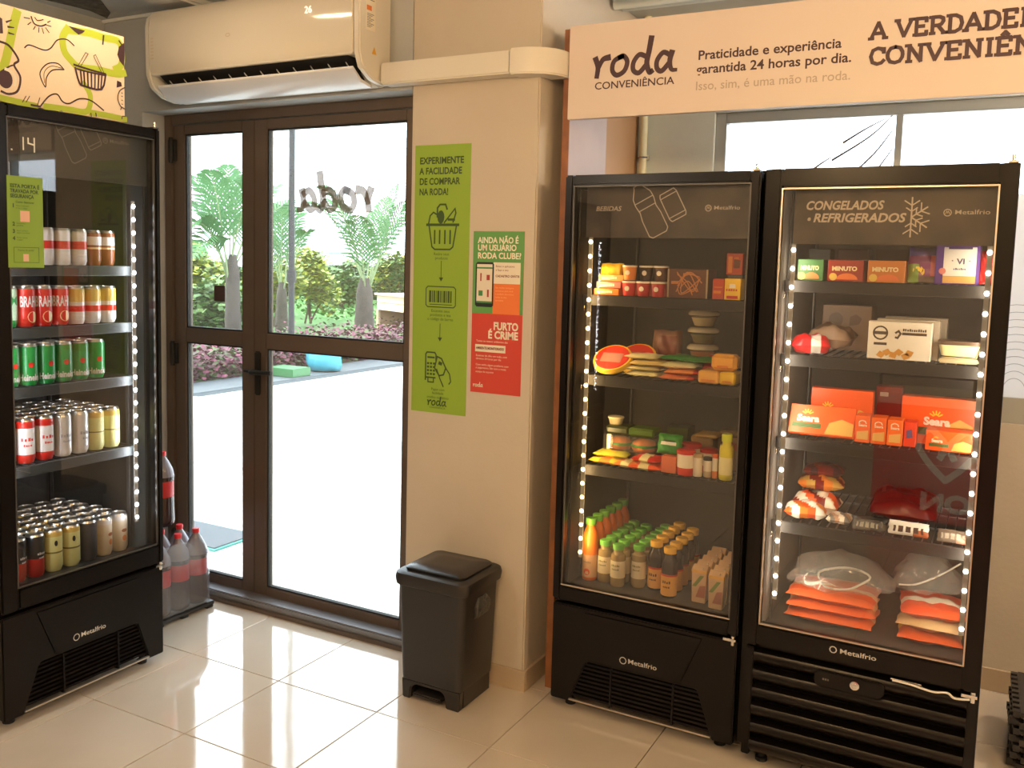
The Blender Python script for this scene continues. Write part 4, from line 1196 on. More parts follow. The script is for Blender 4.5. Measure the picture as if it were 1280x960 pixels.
for nm, z, cols, deep, sp in ROWS:
    for ci, (y, k) in enumerate(cols):
        for d in range(deep):
            kk = k
            if nm == 'third' and ci in (2, 3): kk = 'F'
            x = -3.022 - d * sp
            lab = '%s, %s shelf, %s column from door, %s' % (PR[kk][1], nm if nm != 'bottom' else 'lowest', ORD[len(cols) - 1 - ci], 'front row' if d == 0 else ORD[d] + ' row back')
            yy = y - (.010 if (nm in ('fourth', 'bottom') and d % 2) else 0)
            put_can(kk, x, yy, z, lab, 'drink cans on the %s shelf of the can refrigerator' % nm)

# ================================================================== GOODS IN THE TWO REFRIGERATORS
def cart(name, label, cat, x0, x1, y0, y1, z0, z1, col, group=None, rx=0, rz=0, rough=.4, bev=.0015):
    """a printed carton: returns (thing, local frame of its front) ; local origin bottom-left-front"""
    t = thing(name, label, cat, (x0, y0, z0), 0, group)
    t.rotation_euler = (rx, 0, rz)
    g = G(); g.box(0, x1 - x0, 0, y1 - y0, 0, z1 - z0)
    g.build('carton', col, t, bevel=bev, seg=1)
    return t, frame((0, -.0004, 0), (1, 0, 0), (0, 0, 1))
def pillow(name, label, cat, loc, w, d, h, mats, seed=0, rot=(0, 0, 0), group=None, pat=None, crimp=True, part='bag'):
    """sealed film bag lying flat: w along x, d along y, thickness h"""
    R_ = random.Random(seed)
    t = thing(name, label, cat, loc, 0, group); t.rotation_euler = rot
    nx, ny = 16, 12; g = G(); ph = [R_.uniform(0, 6.28) for _ in range(8)]
    def hh(a, b):
        e = max(0, (1 - abs(a) ** 3)) ** .55 * max(0, (1 - abs(b) ** 3)) ** .55
        return h / 2 * e * (1 + .16 * math.sin(5 * a + ph[0] + 3 * b) + .12 * math.sin(9 * b + ph[1]) + .10 * math.sin(12 * a + 7 * b + ph[2]))
    for sg in (1, -1):
        b0 = len(g.v)
        for j in range(ny + 1):
            for i in range(nx + 1):
                a = -1 + 2 * i / nx; b = -1 + 2 * j / ny
                k = 1 - .05 * (1 - abs(a)) * 0 + .02 * math.sin(7 * b + ph[3])
                g.v.append((a * w / 2 * k, b * d / 2 * (1 + .02 * math.sin(6 * a + ph[4])), max(.001, h * .46 + sg * hh(a, b))))
        for j in range(ny):
            for i in range(nx):
                q = [b0 + j * (nx + 1) + i, b0 + j * (nx + 1) + i + 1, b0 + (j + 1) * (nx + 1) + i + 1, b0 + (j + 1) * (nx + 1) + i]
                g.f.append(q if sg > 0 else q[::-1])
                g.m.append(pat((i + .5) / nx, (j + .5) / ny, sg) if pat else 0)
    o = g.build(part, mats, t, smooth=80)
    return t
def bottle(name, label, cat, h, r, neck, cols, capc, caph=.018, waist=0, label_band=None, group=None):
    t = thing(name, label, cat, (0, 0, 0), 0, group)
    liquid, = cols
    zl0, zl1 = label_band or (.12, .5)
    zn = h - caph - .012
    prof = [(r * .86, 0), (r, .008), (r, h * zl0)]
    mis = [0, 0, 1]
    prof += [(r * (1.01 - waist), h * (zl0 + zl1) / 2), (r, h * zl1)]; mis = [0, 0, 1, 1]
    prof += [(r * .99, h * .68), (r * .90, h * .76), (neck * 1.15, zn - .004), (neck, zn), (neck, h - caph * .5)]; mis += [0, 0, 0, 0, 0]
    g = G(); g.lathe(prof, 18, mis)
    o = g.build('body', [liquid, label_band_m[0]], t, smooth=50)
    g = G(); g.lathe([(neck * 1.18, h - caph), (neck * 1.22, h - .003), (neck * 1.1, h)], 16)
    g.build('cap', capc, t, smooth=50)
    return t
label_band_m = [None]
OR1 = plain(236, 92, 34, .35); OR2 = plain(222, 130, 50, .4); CRM = plain(238, 226, 206, .45); RED = plain(196, 44, 34, .35); REDD = plain(120, 22, 18, .4); GRN = plain(60, 140, 60, .4)
YEL = plain(240, 196, 60, .4); BRN = plain(96, 54, 36, .5); WHT = plain(235, 232, 224, .4); BLK = plain(26, 22, 22, .35); PINK = plain(216, 120, 110, .4); TAN = plain(200, 170, 120, .5)
KRAFT = plain(170, 130, 80, .5); PUR = plain(84, 50, 130, .35); PALEY = plain(232, 222, 170, .4); GREY = plain(130, 125, 118, .5)
CLEAR = glass_mat('clear_film', (.86, .85, .82), 1.0, haze=.16, rough=.12, hazecol=(.8, .78, .72))
CLEARP = glass_mat('clear_plastic', (.93, .93, .91), 1.2, haze=.03, rough=.05, hazecol=(.75, .72, .66))

# ---------------------------------------------------------------- middle refrigerator, top shelf (z 1.533)
z = 1.5335
gp = 'dairy cups on the top shelf of the bottle refrigerator'
pillow('snack_bag', 'shiny yellow bag at the lit end of the top shelf, bottle refrigerator', 'bag', (-1.262, 3.19, z + .055), .085, .11, .05, [YEL, OR2], 3, (math.radians(68), 0, .1), pat=lambda a, b, s: 1 if b < .3 else 0)
for k in range(3):
    t, M = cart('dessert_carton', ('orange', 'salmon', 'pale orange')[k] + ' dessert carton, ' + ('lowest', 'middle', 'topmost')[k] + ' of the stack before the yellow bag', 'carton', -1.300 + .004 * k, -1.205 + .004 * k, 3.108 + .01 * k, 3.17 + .01 * k, z + k * .025, z + .023 + k * .025, (OR2, PINK, plain(230, 150, 80))[k], 'dessert cartons on the top shelf')
    g = G(); scrib(g, .012, .007, .009, M, .06); g.build('lettering', CRM, t, smooth=0)
def cup(label, x, y, zz, r, h, body, lid, name='yogurt_cup', group=gp):
    t = thing(name, label, 'cup', (x, y, zz), 0, group)
    g = G(); g.lathe([(r * .78, 0), (r * .80, .003), (r * .95, h * .9), (r * .95, h)], 18); g.build('tub', body, t, smooth=50)
    g = G(); g.lathe([(r * 1.0, h - .004), (r * 1.04, h), (r * .98, h + .0025)], 18); g.build('foil_lid', lid, t, smooth=50)
    return t
cupi = 0
for (x, y, zz, bc, lab) in ((-1.172, 3.125, z, RED, 'red cup, front row, nearest the orange cartons'), (-1.118, 3.125, z, plain(170, 40, 40), 'dark red cup, front row, middle'), (-1.064, 3.125, z, plain(176, 48, 52), 'dark red cup, front row, nearest the brown multipack'),
                          (-1.172, 3.125, z + .056, OR2, 'orange cup stacked above, nearest the orange cartons'), (-1.118, 3.150, z + .056, plain(60, 40, 34), 'brown cup stacked above the middle cup'), (-1.064, 3.150, z + .056, plain(80, 44, 34), 'brown cup stacked above, nearest the brown multipack'),
                          (-1.172, 3.19, z, PINK, 'pink cup, back row, nearest the orange cartons'), (-1.118, 3.19, z, PINK, 'pink cup, back row, middle'), (-1.064, 3.19, z, PINK, 'pink cup, back row, nearest the brown multipack')):
    t = cup(lab, x, y, zz, .026, .050, bc, CRM)
    g = G(); pts = [(.009 * math.cos(k * math.pi / 6), .026 + .009 * math.sin(k * math.pi / 6)) for k in range(12)]
    g.add([((p[0]), -math.sqrt(max(1e-6, .0238 ** 2 - p[0] ** 2)) - .0008, p[1]) for p in pts], [list(range(12))]); g.build('emblem', CRM, t, smooth=0)
t, M = cart('dessert_multipack', 'brown dessert multipack with swirl print, middle of the top shelf', 'carton', -1.028, -.885, 3.115, 3.22, z, z + .100, plain(92, 56, 36, .35))
g = G()
rn = random.Random(2)
for k in range(9): g.ribbon(curve_pts([(rn.uniform(.02, .06), rn.uniform(.01, .09), 0), (rn.uniform(.05, .09), rn.uniform(.01, .09), 0), (rn.uniform(.08, .125), rn.uniform(.01, .09), 0)], 5), .0035, M)
g.flat([(.014, .048), (.040, .048), (.040, .058), (.014, .058)], M); g.build('caramel_print', plain(190, 120, 66), t, smooth=0)
g = G(); g.box(0, .006, -.001, 0, 0, .10); g.box(.137, .143, -.001, 0, 0, .10); g.build('film_seam', plain(160, 140, 110, .3), t, smooth=0)
t, M = cart('drink_carton', 'small red drink carton beside the yellow carton on the top shelf', 'carton', -.868, -.828, 3.115, 3.16, z, z + .070, plain(190, 70, 44))
g = G(); g.flat([(.004, .020), (.030, .020), (.030, .030), (.004, .030)], M); g.flat([(.006, .040), (.034, .040), (.034, .043), (.006, .043)], M); g.build('print', OR2, t, smooth=0)
t, M = cart('cheese_carton', 'yellow carton at the hinge end of the top shelf', 'carton', -.826, -.772, 3.112, 3.165, z, z + .072, YEL)
g = G(); g.flat([(.008, .004), (.046, .004), (.046, .014), (.008, .014)], M); scrib(g, .006, .030, .009, M, .040); g.build('print', RED, t, smooth=0)
g = G(); g.flat([(.016 + .0, .040), (.038, .040), (.036, .054), (.018, .054)], M); g.build('white_print', WHT, t, smooth=0)
t, M = cart('spread_box', 'clear-backed box under the red carton, hinge end of top shelf', 'box', -.832, -.780, 3.170, 3.22, z, z + .084, plain(90, 80, 70, .3))
t, M = cart('juice_carton', 'red carton set on top of the clear-backed box, hinge end', 'carton', -.838, -.782, 3.168, 3.21, z + .085, z + .158, plain(184, 74, 48))
g = G(); g.flat([(.024, .022), (.046, .022), (.048, .050), (.026, .052)], M); g.build('picture', plain(110, 60, 40), t, smooth=0)
g = G(); g.flat([(.006, .006), (.020, .006), (.020, .062), (.006, .062)], M); scrib(g, .027, .054, .006, M, .016); g.build('print', OR2, t, smooth=0)

# second shelf (z 1.242)
z = 1.2425
def pizza(label, x, y, zz, r, tilt):
    t = thing('pizza_pack', label, 'pizza', (x, y, zz), 0, 'pizza packs on the second shelf')
    t.rotation_euler = (tilt, 0, 0)
    g = G(); g.lathe([(r, 0), (r, .012), (r * .96, .018)], 32); g.build('tray', YEL, t, smooth=40)
    g = G(); g.lathe([(r * .88, .018), (r * .86, .021), (r * .5, .022)], 32); g.build('topping', plain(200, 52, 40), t, smooth=40)
    g = G(); g.flat([(-.04, -.03), (.04, -.03), (.04, .02), (-.04, .02)], Matrix.Translation((0, 0, .022))); g.build('picture', plain(170, 120, 110), t, smooth=0)
pizza('round red pizza pack with yellow rim leaning at the lit end', -1.242, 3.175, z + .046, .074, math.radians(36))
pizza('second round pizza pack leaning behind the first', -1.178, 3.255, z + .048, .074, math.radians(38))
sl = [(-1.120, 3.20, .0, PALEY, 'pale cheese slices pack, lowest of the flat stack by the pizzas'), (-1.125, 3.21, .020, PALEY, 'pale cheese slices pack, second of the flat stack by the pizzas'), (-1.110, 3.20, .040, plain(225, 200, 130), 'yellow cheese slices pack, third of the flat stack by the pizzas'), (-1.135, 3.22, .060, PALEY, 'pale cheese slices pack, topmost of the flat stack by the pizzas'),
      (-.985, 3.17, .0, plain(222, 130, 84), 'pink ham pack, lowest, middle of the second shelf'), (-.975, 3.18, .020, plain(232, 150, 90), 'pink ham pack, second, middle of the second shelf'), (-.99, 3.19, .040, PALEY, 'white cheese pack on the ham packs'), (-.935, 3.24, .060, GRN, 'dark green pack topmost in the middle of the second shelf'), (-1.010, 3.26, .060, GRN, 'dark green pack behind the white cheese pack')]
for k, (x, y, dz, c, lab) in enumerate(sl):
    pillow('cold_cut_pack', lab, 'pack', (x, y, z + dz), .125, .13, .019, [c, plain(200, 60, 40)], 20 + k, (0, 0, rn.uniform(-.2, .2)), 'flat packs on the second shelf', pat=lambda a, b, s, k=k: 1 if (k in (4, 5) and a > .84) else 0, part='wrapper')
pillow('ham_bag', 'brown and pink meat bag standing at the back of the second shelf', 'bag', (-1.100, 3.38, z + .08), .11, .15, .06, [plain(150, 110, 90, .3), plain(120, 62, 44, .3)], 41, (math.radians(80), 0, .1), pat=lambda a, b, s: 1 if .25 < a < .85 and b < .8 else 0)
# stack of clear dessert bowls
for k in range(4):
    t = thing('dessert_bowl', 'clear lidded bowl, ' + ('lowest', 'second', 'third', 'topmost')[k] + ' of the stack under the top shelf', 'bowl', (-.945, 3.30, z + .060 + k * .048), 0, 'clear lidded bowls in a stack')
    if k == 0: t.location.z = z + .0; 
    t.location.z = z + k * .062
    g = G(); g.lathe([(.036, 0), (.050, .036), (.055, .040)], 22); g.build('tub', CLEARP, t, smooth=50)
    g = G(); g.lathe([(.033, .002), (.046, .032), (.040, .034)], 18); g.build('filling', (plain(150, 120, 80), plain(180, 110, 80), plain(110, 100, 70), plain(190, 170, 130))[k], t, smooth=50)
    g = G(); g.lathe([(.057, .040), (.057, .048), (.046, .058)], 22); g.build('lid', plain(170, 160, 140, .2), t, smooth=50)
pillow('sausage_tray', 'red sausage pack with white end behind the cheddar block', 'pack', (-.865, 3.27, z + .045), .12, .09, .035, [RED, WHT], 51, (.5, 0, .1), pat=lambda a, b, s: 1 if a > .62 or b > .8 else 0, part='wrapper')
t, M = cart('empty_tray', 'shallow dark tray under the red sausage pack', 'tray', -.925, -.805, 3.24, 3.34, z, z + .04, plain(70, 54, 46))
t, M = cart('butter_tub', 'small clear tub at the back near the hinge side', 'tub', -.80, -.762, 3.30, 3.36, z, z + .12, plain(110, 98, 84, .25))
t, M = cart('bread_pack', 'orange cheddar pack with rounded corners, hinge end of the second shelf', 'pack', -.868, -.780, 3.135, 3.20, z + .046, z + .102, plain(236, 170, 70), bev=.012)
g = G(); g.flat([(.022, .010), (.062, .010), (.060, .018), (.024, .018)], M); g.build('print', plain(214, 120, 40), t, smooth=0)
for k, (x0, x1, c, lab) in enumerate(((-.905, -.832, plain(236, 176, 84), 'yellow cheese pack in front, under the orange cheddar pack'), (-.831, -.776, YEL, 'bright yellow pack at the very hinge end of the shelf'))):
    t, M = cart('cheese_pack', lab, 'pack', x0, x1, 3.115, 3.21, z, z + .044, c, bev=.006)
    g = G(); g.flat([(.010, .008), (x1 - x0 - .01, .008), (x1 - x0 - .014, .014), (.014, .014)], M); g.build('print', OR2, t, smooth=0)

# third shelf (z .909)
z = .9095
for k, (x, y, dz, w_, c1, c2, lab) in enumerate(((-1.235, 3.165, 0, .14, YEL, OR2, 'yellow biscuit pack lying flat at the lit end'), (-1.232, 3.185, .022, .13, plain(190, 190, 70), YEL, 'yellow-green pack lying over the yellow biscuit pack'), (-1.150, 3.150, 0, .10, OR2, PALEY, 'orange pack lying flat beside the yellow biscuit pack'), (-1.085, 3.145, 0, .12, OR1, PALEY, 'salmon coloured pack lying flat below the green pack'), (-1.085, 3.165, .024, .11, RED, PALEY, 'red and white pack over the salmon coloured pack'))):
    pillow('biscuit_pack', lab, 'pack', (x, y, z + dz), w_, .10, .024, [c1, c2], 60 + k, (0, 0, rn.uniform(-.12, .12)), 'flat packs on the third shelf', pat=lambda a, b, s: 1 if .3 < a < .6 else 0, part='wrapper')
def burger(label, x, y, zz, s):
    t = thing('sandwich_box', label, 'sandwich', (x, y, zz), 0, 'boxed sandwiches on the third shelf')
    g = G(); g.lathe([(.036 * s, 0), (.042 * s, .010), (.042 * s, .02), (.038 * s, .034), (.022 * s, .045), (.004, .048)], 18); g.build('bun', plain(206, 120, 60, .5), t, smooth=70)
    g = G(); g.lathe([(.046 * s, .018), (.047 * s, .022), (.044 * s, .026)], 14); g.build('lettuce', GRN, t, smooth=50)
    g = G(); g.box(-.050 * s, .050 * s, -.045, .045, -.001, .001); g.box(-.050 * s, .050 * s, -.045, -.044, 0, .055); g.box(-.048 * s, .048 * s, -.044, .045, .055, .057); g.build('clear_box', CLEARP, t, smooth=0)
burger('boxed sandwich bun nearest the lit end', -1.222, 3.23, z + .046, 1.0)
burger('boxed sandwich bun nearest the green pack', -1.128, 3.23, z + .046, 1.1)
for k, (x, dx) in enumerate(((-1.222, .05), (-1.128, .055))):
    t, M = cart('sandwich_tray', ('dark tray under the sandwich nearest the lit end', 'dark tray under the sandwich nearest the green pack')[k], 'tray', x - dx * .9, x + dx * .85, 3.20, 3.29, z, z + .044, plain(60, 56, 36), None)
    t, M = cart('salad_box', ('dark green salad box above the sandwich by the lit end', 'bright green salad box above the sandwich by the green pack')[k], 'box', x - dx * .95, x + dx * .9, 3.19, 3.28, z + .104, z + .135, plain(*((52, 60, 30), (70, 96, 40))[k], .3), None, bev=.008)
t = cup('small white-lidded round cheese on the salad box at the lit end', -1.245, 3.235, z + .136, .030, .026, plain(190, 180, 140), plain(210, 200, 160), 'cheese_tub', None)
t, M = cart('salad_tub', 'dark green tub at the back, middle of the third shelf', 'tub', -1.075, -.995, 3.33, 3.42, z, z + .13, plain(58, 70, 36, .4))
pillow('lettuce_pack', 'bright green pack with white lettering standing mid third shelf', 'pack', (-1.010, 3.185, z + .092), .088, .072, .040, [GRN, WHT, plain(30, 70, 30)], 81, (math.radians(75), 0, 0), pat=lambda a, b, s: 1 if (.2 < a < .8 and .40 < b < .55) else (2 if (.25 < a < .75 and .55 < b < .7) else 0))
t, M = cart('yogurt_multipack', 'salmon carton under the bright green pack', 'carton', -1.026, -.972, 3.125, 3.165, z, z + .060, plain(226, 120, 84))
t, M = cart('snack_carton', 'tall salmon carton between green pack and red-lidded jar', 'carton', -1.000, -.975, 3.170, 3.20, z, z + .075, plain(222, 128, 90))
def jar(label, x, y, r, h, c, lid, name='food_jar'):
    t = thing(name, label, 'jar', (x, y, z), 0, None)
    g = G(); g.lathe([(r * .95, 0), (r, .004), (r, h * .3)], 20, [0, 0]); g.lathe([(r, h * .3), (r, h * .8), (r * .95, h * .86)], 20, [1, 1], cap=False); g.build('jar', [c, CRM], t, smooth=40)
    g = G(); g.lathe([(r * 1.06, h * .84), (r * 1.08, h * .98), (r * 1.0, h)], 20); g.build('lid', lid, t, smooth=40)
jar('red-lidded white tub, front of the third shelf', -.942, 3.145, .031, .088, plain(214, 60, 44), plain(196, 40, 30))
jar('red-lidded tub behind the front red-lidded tub', -.945, 3.22, .033, .100, RED, plain(186, 32, 26))
jar('second red-lidded tub at the back beside the clear tray', -.885, 3.23, .030, .085, RED, plain(186, 32, 26))
jar('cream cup beside the front red-lidded tub', -.897, 3.140, .016, .080, CRM, plain(180, 150, 110), 'cream_tube')
jar('small dark-lidded jar between cream cup and yellow bottle', -.865, 3.150, .015, .070, plain(200, 180, 150), BLK)
jar('slim orange tube beside the yellow-green bottle', -.838, 3.145, .010, .085, plain(230, 130, 70), plain(210, 90, 50), 'sauce_tube')
label_band_m[0] = PALEY
t = bottle('juice_bottle', 'yellow-green bottle with lime cap at the hinge end of the third shelf', 'bottle', .160, .024, .015, [plain(214, 204, 70, .3)], plain(200, 210, 60, .4), .026)
t.location = (-.800, 3.145, z)
for k, (x0, x1, y0, y1, dz, h_, c, lab) in enumerate(((-.965, -.885, 3.27, 3.36, .06, .06, plain(130, 105, 66), 'tan tray pack leaning at the back of the third shelf'), (-.945, -.86, 3.24, 3.34, .118, .012, plain(176, 148, 96), 'flat white-labelled packet on the tan tray pack'), (-.875, -.765, 3.30, 3.40, .07, .050, plain(120, 100, 78, .25), 'clear tray with red contents at the back near the hinge side'), (-.870, -.770, 3.30, 3.40, .122, .022, plain(112, 96, 74, .25), 'clear tray stacked on the one with red contents'))):
    t, M = cart('food_tray', lab, 'tray', x0, x1, y0, y1, z + (dz if k in (1, 3) else 0), z + dz + h_, c, bev=.006)
    if k == 2:
        g = G(); g.flat([(.025, .074), (.085, .074), (.085, .100), (.025, .100)], M); g.build('print', plain(130, 62, 40), t, smooth=0)

# floor of the middle refrigerator (z .4615)
z = .4615
def rows(proto, xs, y0, dy, n, desc, group, lean=0):
    first = True
    for ci, (x, yo, cn) in enumerate(xs):
        for d in range(n):
            lab = '%s, %s, %s' % (desc, cn, 'frontmost' if d == 0 else ORD[d] + ' from the front')
            p = (x + lean * d, y0 + yo + d * dy, z)
            if first: proto.location = p; proto['label'] = lab; proto['group'] = group; first = False
            else: dup(proto, p, lab)
label_band_m[0] = plain(214, 170, 130, .4)
t = bottle('orange_juice_bottle', '', 'bottle', .235, .029, .017, [plain(232, 116, 30, .3)], plain(90, 150, 50, .4), .024, label_band=(.06, .42))
g = G()
scrib(g, -.016, .068, .008, Matrix(), .032, (.029, -math.pi / 2)); g.build('lettering', GREY, t, smooth=0)
g = G(); pts = [(.012 * math.cos(k * math.pi / 6), .035 + .013 * math.sin(k * math.pi / 6)) for k in range(12)]
g.add([(.0298 * math.cos(-1.5708 + p[0] / .029), .0298 * math.sin(-1.5708 + p[0] / .029), p[1]) for p in pts], [list(range(12))]); g.build('fruit_print', plain(214, 80, 50), t, smooth=0)
rows(t, [(-1.292, 0, 'in the file beside the LED strip')], 3.140, .066, 6, 'orange juice bottle', 'orange juice bottles on the refrigerator floor')
label_band_m[0] = plain(222, 208, 178, .4)
t = bottle('green_cap_bottle', '', 'bottle', .158, .0275, .018, [plain(150, 130, 92, .2)], plain(96, 176, 66, .4), .020, label_band=(.22, .62))
g = G(); scrib(g, -.017, .078, .007, Matrix(), .034, (.0275, -math.pi / 2)); scrib(g, -.014, .064, .006, Matrix(), .028, (.0275, -math.pi / 2)); g.build('lettering', plain(120, 120, 80), t, smooth=0)
rows(t, [(-1.236, .022, 'file beside the orange juice'), (-1.176, 0, 'middle file'), (-1.108, .035, 'file beside the yellow-capped bottles')], 3.130, .060, 6, 'green-capped tea bottle', 'green-capped bottles on the refrigerator floor')
label_band_m[0] = plain(226, 166, 84, .4)
t = bottle('yellow_cap_bottle', '', 'bottle', .182, .029, .019, [plain(40, 26, 22, .15)], plain(232, 180, 66, .4), .022, label_band=(.05, .46))
g = G(); g.lathe([(.0296, .080), (.0296, .087)], 18, cap=False); g.build('red_band', plain(200, 60, 40), t, smooth=50)
g = G(); scrib(g, -.016, .054, .010, Matrix(), .032, (.0294, -math.pi / 2)); scrib(g, -.013, .038, .008, Matrix(), .026, (.0294, -math.pi / 2)); g.build('lettering', plain(80, 44, 24), t, smooth=0)
rows(t, [(-1.046, .050, 'file beside the green caps'), (-.978, 0, 'file beside the cartons of coconut water')], 3.125, .068, 5, 'dark yellow-capped bottle', 'yellow-capped dark bottles on the refrigerator floor')
# small cartons with folded tops
t = thing('coconut_water_carton', '', 'carton')
g = G(); g.add([(-.024, -.022, 0), (.024, -.022, 0), (.024, .022, 0), (-.024, .022, 0), (-.027, -.025, .118), (.027, -.025, .118), (.027, .025, .118), (-.027, .025, .118), (-.027, -.002, .132), (.027, -.002, .132), (.027, .002, .132), (-.027, .002, .132)],
             [(0, 3, 2, 1), (0, 1, 5, 4), (1, 2, 6, 5), (2, 3, 7, 6), (3, 0, 4, 7), (4, 5, 9, 8), (6, 7, 11, 10), (8, 9, 10, 11), (5, 6, 10, 9), (7, 4, 8, 11)])
g.build('carton', plain(214, 176, 140, .4), t, bevel=.003)
g = G(); g.add([(-.024, -.0240, .058), (-.010, -.0240, .058), (.018, -.0254, .100), (.004, -.0254, .100)], [(0, 1, 2, 3)]); g.build('leaf_print', plain(120, 140, 74), t, smooth=0)
g = G(); g.add([(-.010, -.0228, .020), (.022, -.0228, .020), (.024, -.0245, .066), (.004, -.0245, .062)], [(0, 1, 2, 3)]); g.build('fruit_print', plain(176, 110, 92), t, smooth=0)
g = G(); g.box(-.0272, .0272, -.0255, .0255, .108, .118); g.build('rim', plain(224, 170, 84, .4), t, smooth=0)
g = G(); g.tube([(.012, -.012, .125), (.012, -.03, .127)], .002, 6); g.build('straw', CRM, t)
rows(t, [(-.868, .030, 'file beside the dark bottles'), (-.800, 0, 'file at the hinge end')], 3.112, .060, 5, 'small printed carton', 'small cartons on the refrigerator floor')

# ---------------------------------------------------------------- right refrigerator, top shelf (z 1.607)
z = 1.6075
for k, (x0, x1, c, c2, lab) in enumerate(((-.588, -.508, plain(56, 110, 56), plain(30, 90, 40), 'green'), (-.495, -.388, plain(150, 44, 34), plain(196, 60, 40), 'red'), (-.376, -.268, plain(200, 120, 50), plain(214, 134, 60), 'orange-brown'))):
    t, M = cart('burger_carton', lab + ' burger carton with white lettering on the top freezer shelf', 'carton', x0, x1, 3.10, 3.24, z, z + .068, c, 'burger cartons on the top freezer shelf')
    wd = x1 - x0
    g = G(); text(g, 'MINUTO', wd * .12, .034, .013, M, width=wd * .70, bold=.05); g.build('lettering', plain(244, 226, 170), t, smooth=0)
    g = G(); pts = [(wd * .16 + .012 * math.cos(q * math.pi / 7), .014 + .012 * math.sin(q * math.pi / 7)) for q in range(14)]; g.flat(pts, M, h=.0009); g.build('round_badge', plain(236, 200, 90), t, smooth=0)
    g = G(); g.flat([(wd * .25 + wd * .30 * (1 - math.cos(q * math.pi / 8)) , .006 + .020 * math.sin(q * math.pi / 8)) for q in range(9)][::-1], M); g.build('burger_picture', plain(232, 120, 60), t, smooth=0)
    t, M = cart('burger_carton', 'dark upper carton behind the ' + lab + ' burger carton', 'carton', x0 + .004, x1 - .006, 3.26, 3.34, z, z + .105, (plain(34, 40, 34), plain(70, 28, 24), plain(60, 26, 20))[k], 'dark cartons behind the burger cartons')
rnp = lambda a, b, s: (1 if b > .78 else (2 if (a > .62 and b > .2) else (3 if (a < .3 and b < .5) else (4 if b < .18 else 0))))
pillow('popsicle_bag', 'purple bag with yellow script lettering on the top freezer shelf', 'bag', (-.212, 3.155, z + .055), .102, .108, .040, [plain(140, 70, 120, .25), plain(110, 90, 160, .25), plain(200, 100, 110, .25), plain(130, 160, 80, .25), plain(110, 90, 80, .25)], 91, (math.radians(82), 0, 0), pat=rnp)
g = G(); Mo = frame((-.250, 3.118, z + .035), (1, 0, 0), (0, .13, 1))
text(g, 'oly', 0, .0, .024, Mo, bold=.06, shear=.3); o = g.build('lettering', plain(250, 214, 60), None, smooth=0)
bagp = [q for q in bpy.data.objects if q.name.startswith('popsicle_bag')][0]
bpy.context.view_layer.update()
o.parent = bagp; o.matrix_parent_inverse = bagp.matrix_world.inverted()
t, M = cart('ice_cream_box', 'tall purple ice cream box with a white front panel', 'box', -.186, -.066, 3.105, 3.20, z, z + .118, PUR)
g = G(); g.flat([(.022, .026), (.110, .026), (.110, .112), (.022, .112)], M); g.build('white_panel', plain(222, 216, 206), t, smooth=0)
g = G(); g.flat([(.022, .004), (.110, .004), (.110, .026), (.022, .026)], M, h=.0006); g.build('biscuit_print', plain(206, 160, 90), t, smooth=0)
g = G(); g.flat([(.034, .106), (.098, .106), (.098, .112), (.034, .112)], M, h=.0009); text(g, 'VI', .058, .062, .016, M, width=.022, bold=.03, h=.0012); scrib(g, .050, .044, .006, M, .034, h=.0012); g.flat([(.044, .070), (.048, .070), (.048, .073), (.044, .073)], M, h=.0012); g.flat([(.090, .070), (.094, .070), (.094, .073), (.090, .073)], M, h=.0012); g.build('lettering', plain(70, 56, 90), t, smooth=0)
g = G(); g.flat([(.020 + .010 * math.cos(q * math.pi / 6), .040 + .010 * math.sin(q * math.pi / 6)) for q in range(12)], M, h=.001); g.build('pink_dot', plain(220, 130, 120), t, smooth=0)
pillow('candy_bag', 'shiny red bag beside the purple ice cream box', 'bag', (-.046, 3.140, z + .05), .045, .10, .035, [plain(170, 36, 36, .2)], 92, (math.radians(80), 0, 0))

# second shelf (z 1.368)
z = 1.3685
pillow('sausage_bag', 'red and white bag slumped at the hinge-far end, second freezer shelf', 'bag', (-.545, 3.165, z), .12, .13, .060, [plain(206, 34, 40, .3), WHT], 95, (0, 0, .2), pat=lambda a, b, s: 1 if (.5 < a < .72 and b < .7) else 0)
pillow('meat_pack', 'brown and white pack behind the red and white bag', 'pack', (-.495, 3.27, z + .016), .14, .12, .075, [plain(110, 84, 66, .4), plain(150, 125, 105)], 96, (.1, 0, -.1), pat=lambda a, b, s: 1 if b < .25 else 0)
t, M = cart('snack_box', 'wide grey-brown box at the back of the second freezer shelf', 'box', -.545, -.385, 3.36, 3.48, z, z + .155, plain(128, 104, 84, .5))
g = G(); g.flat([(.045 + .024 * math.cos(q * math.pi / 8), .105 + .024 * math.sin(q * math.pi / 8)) for q in range(16)], M); g.flat([(.09, .085), (.12, .09), (.13, .11), (.11, .125), (.09, .115)], M); g.build('print', plain(92, 72, 58), t, smooth=0)
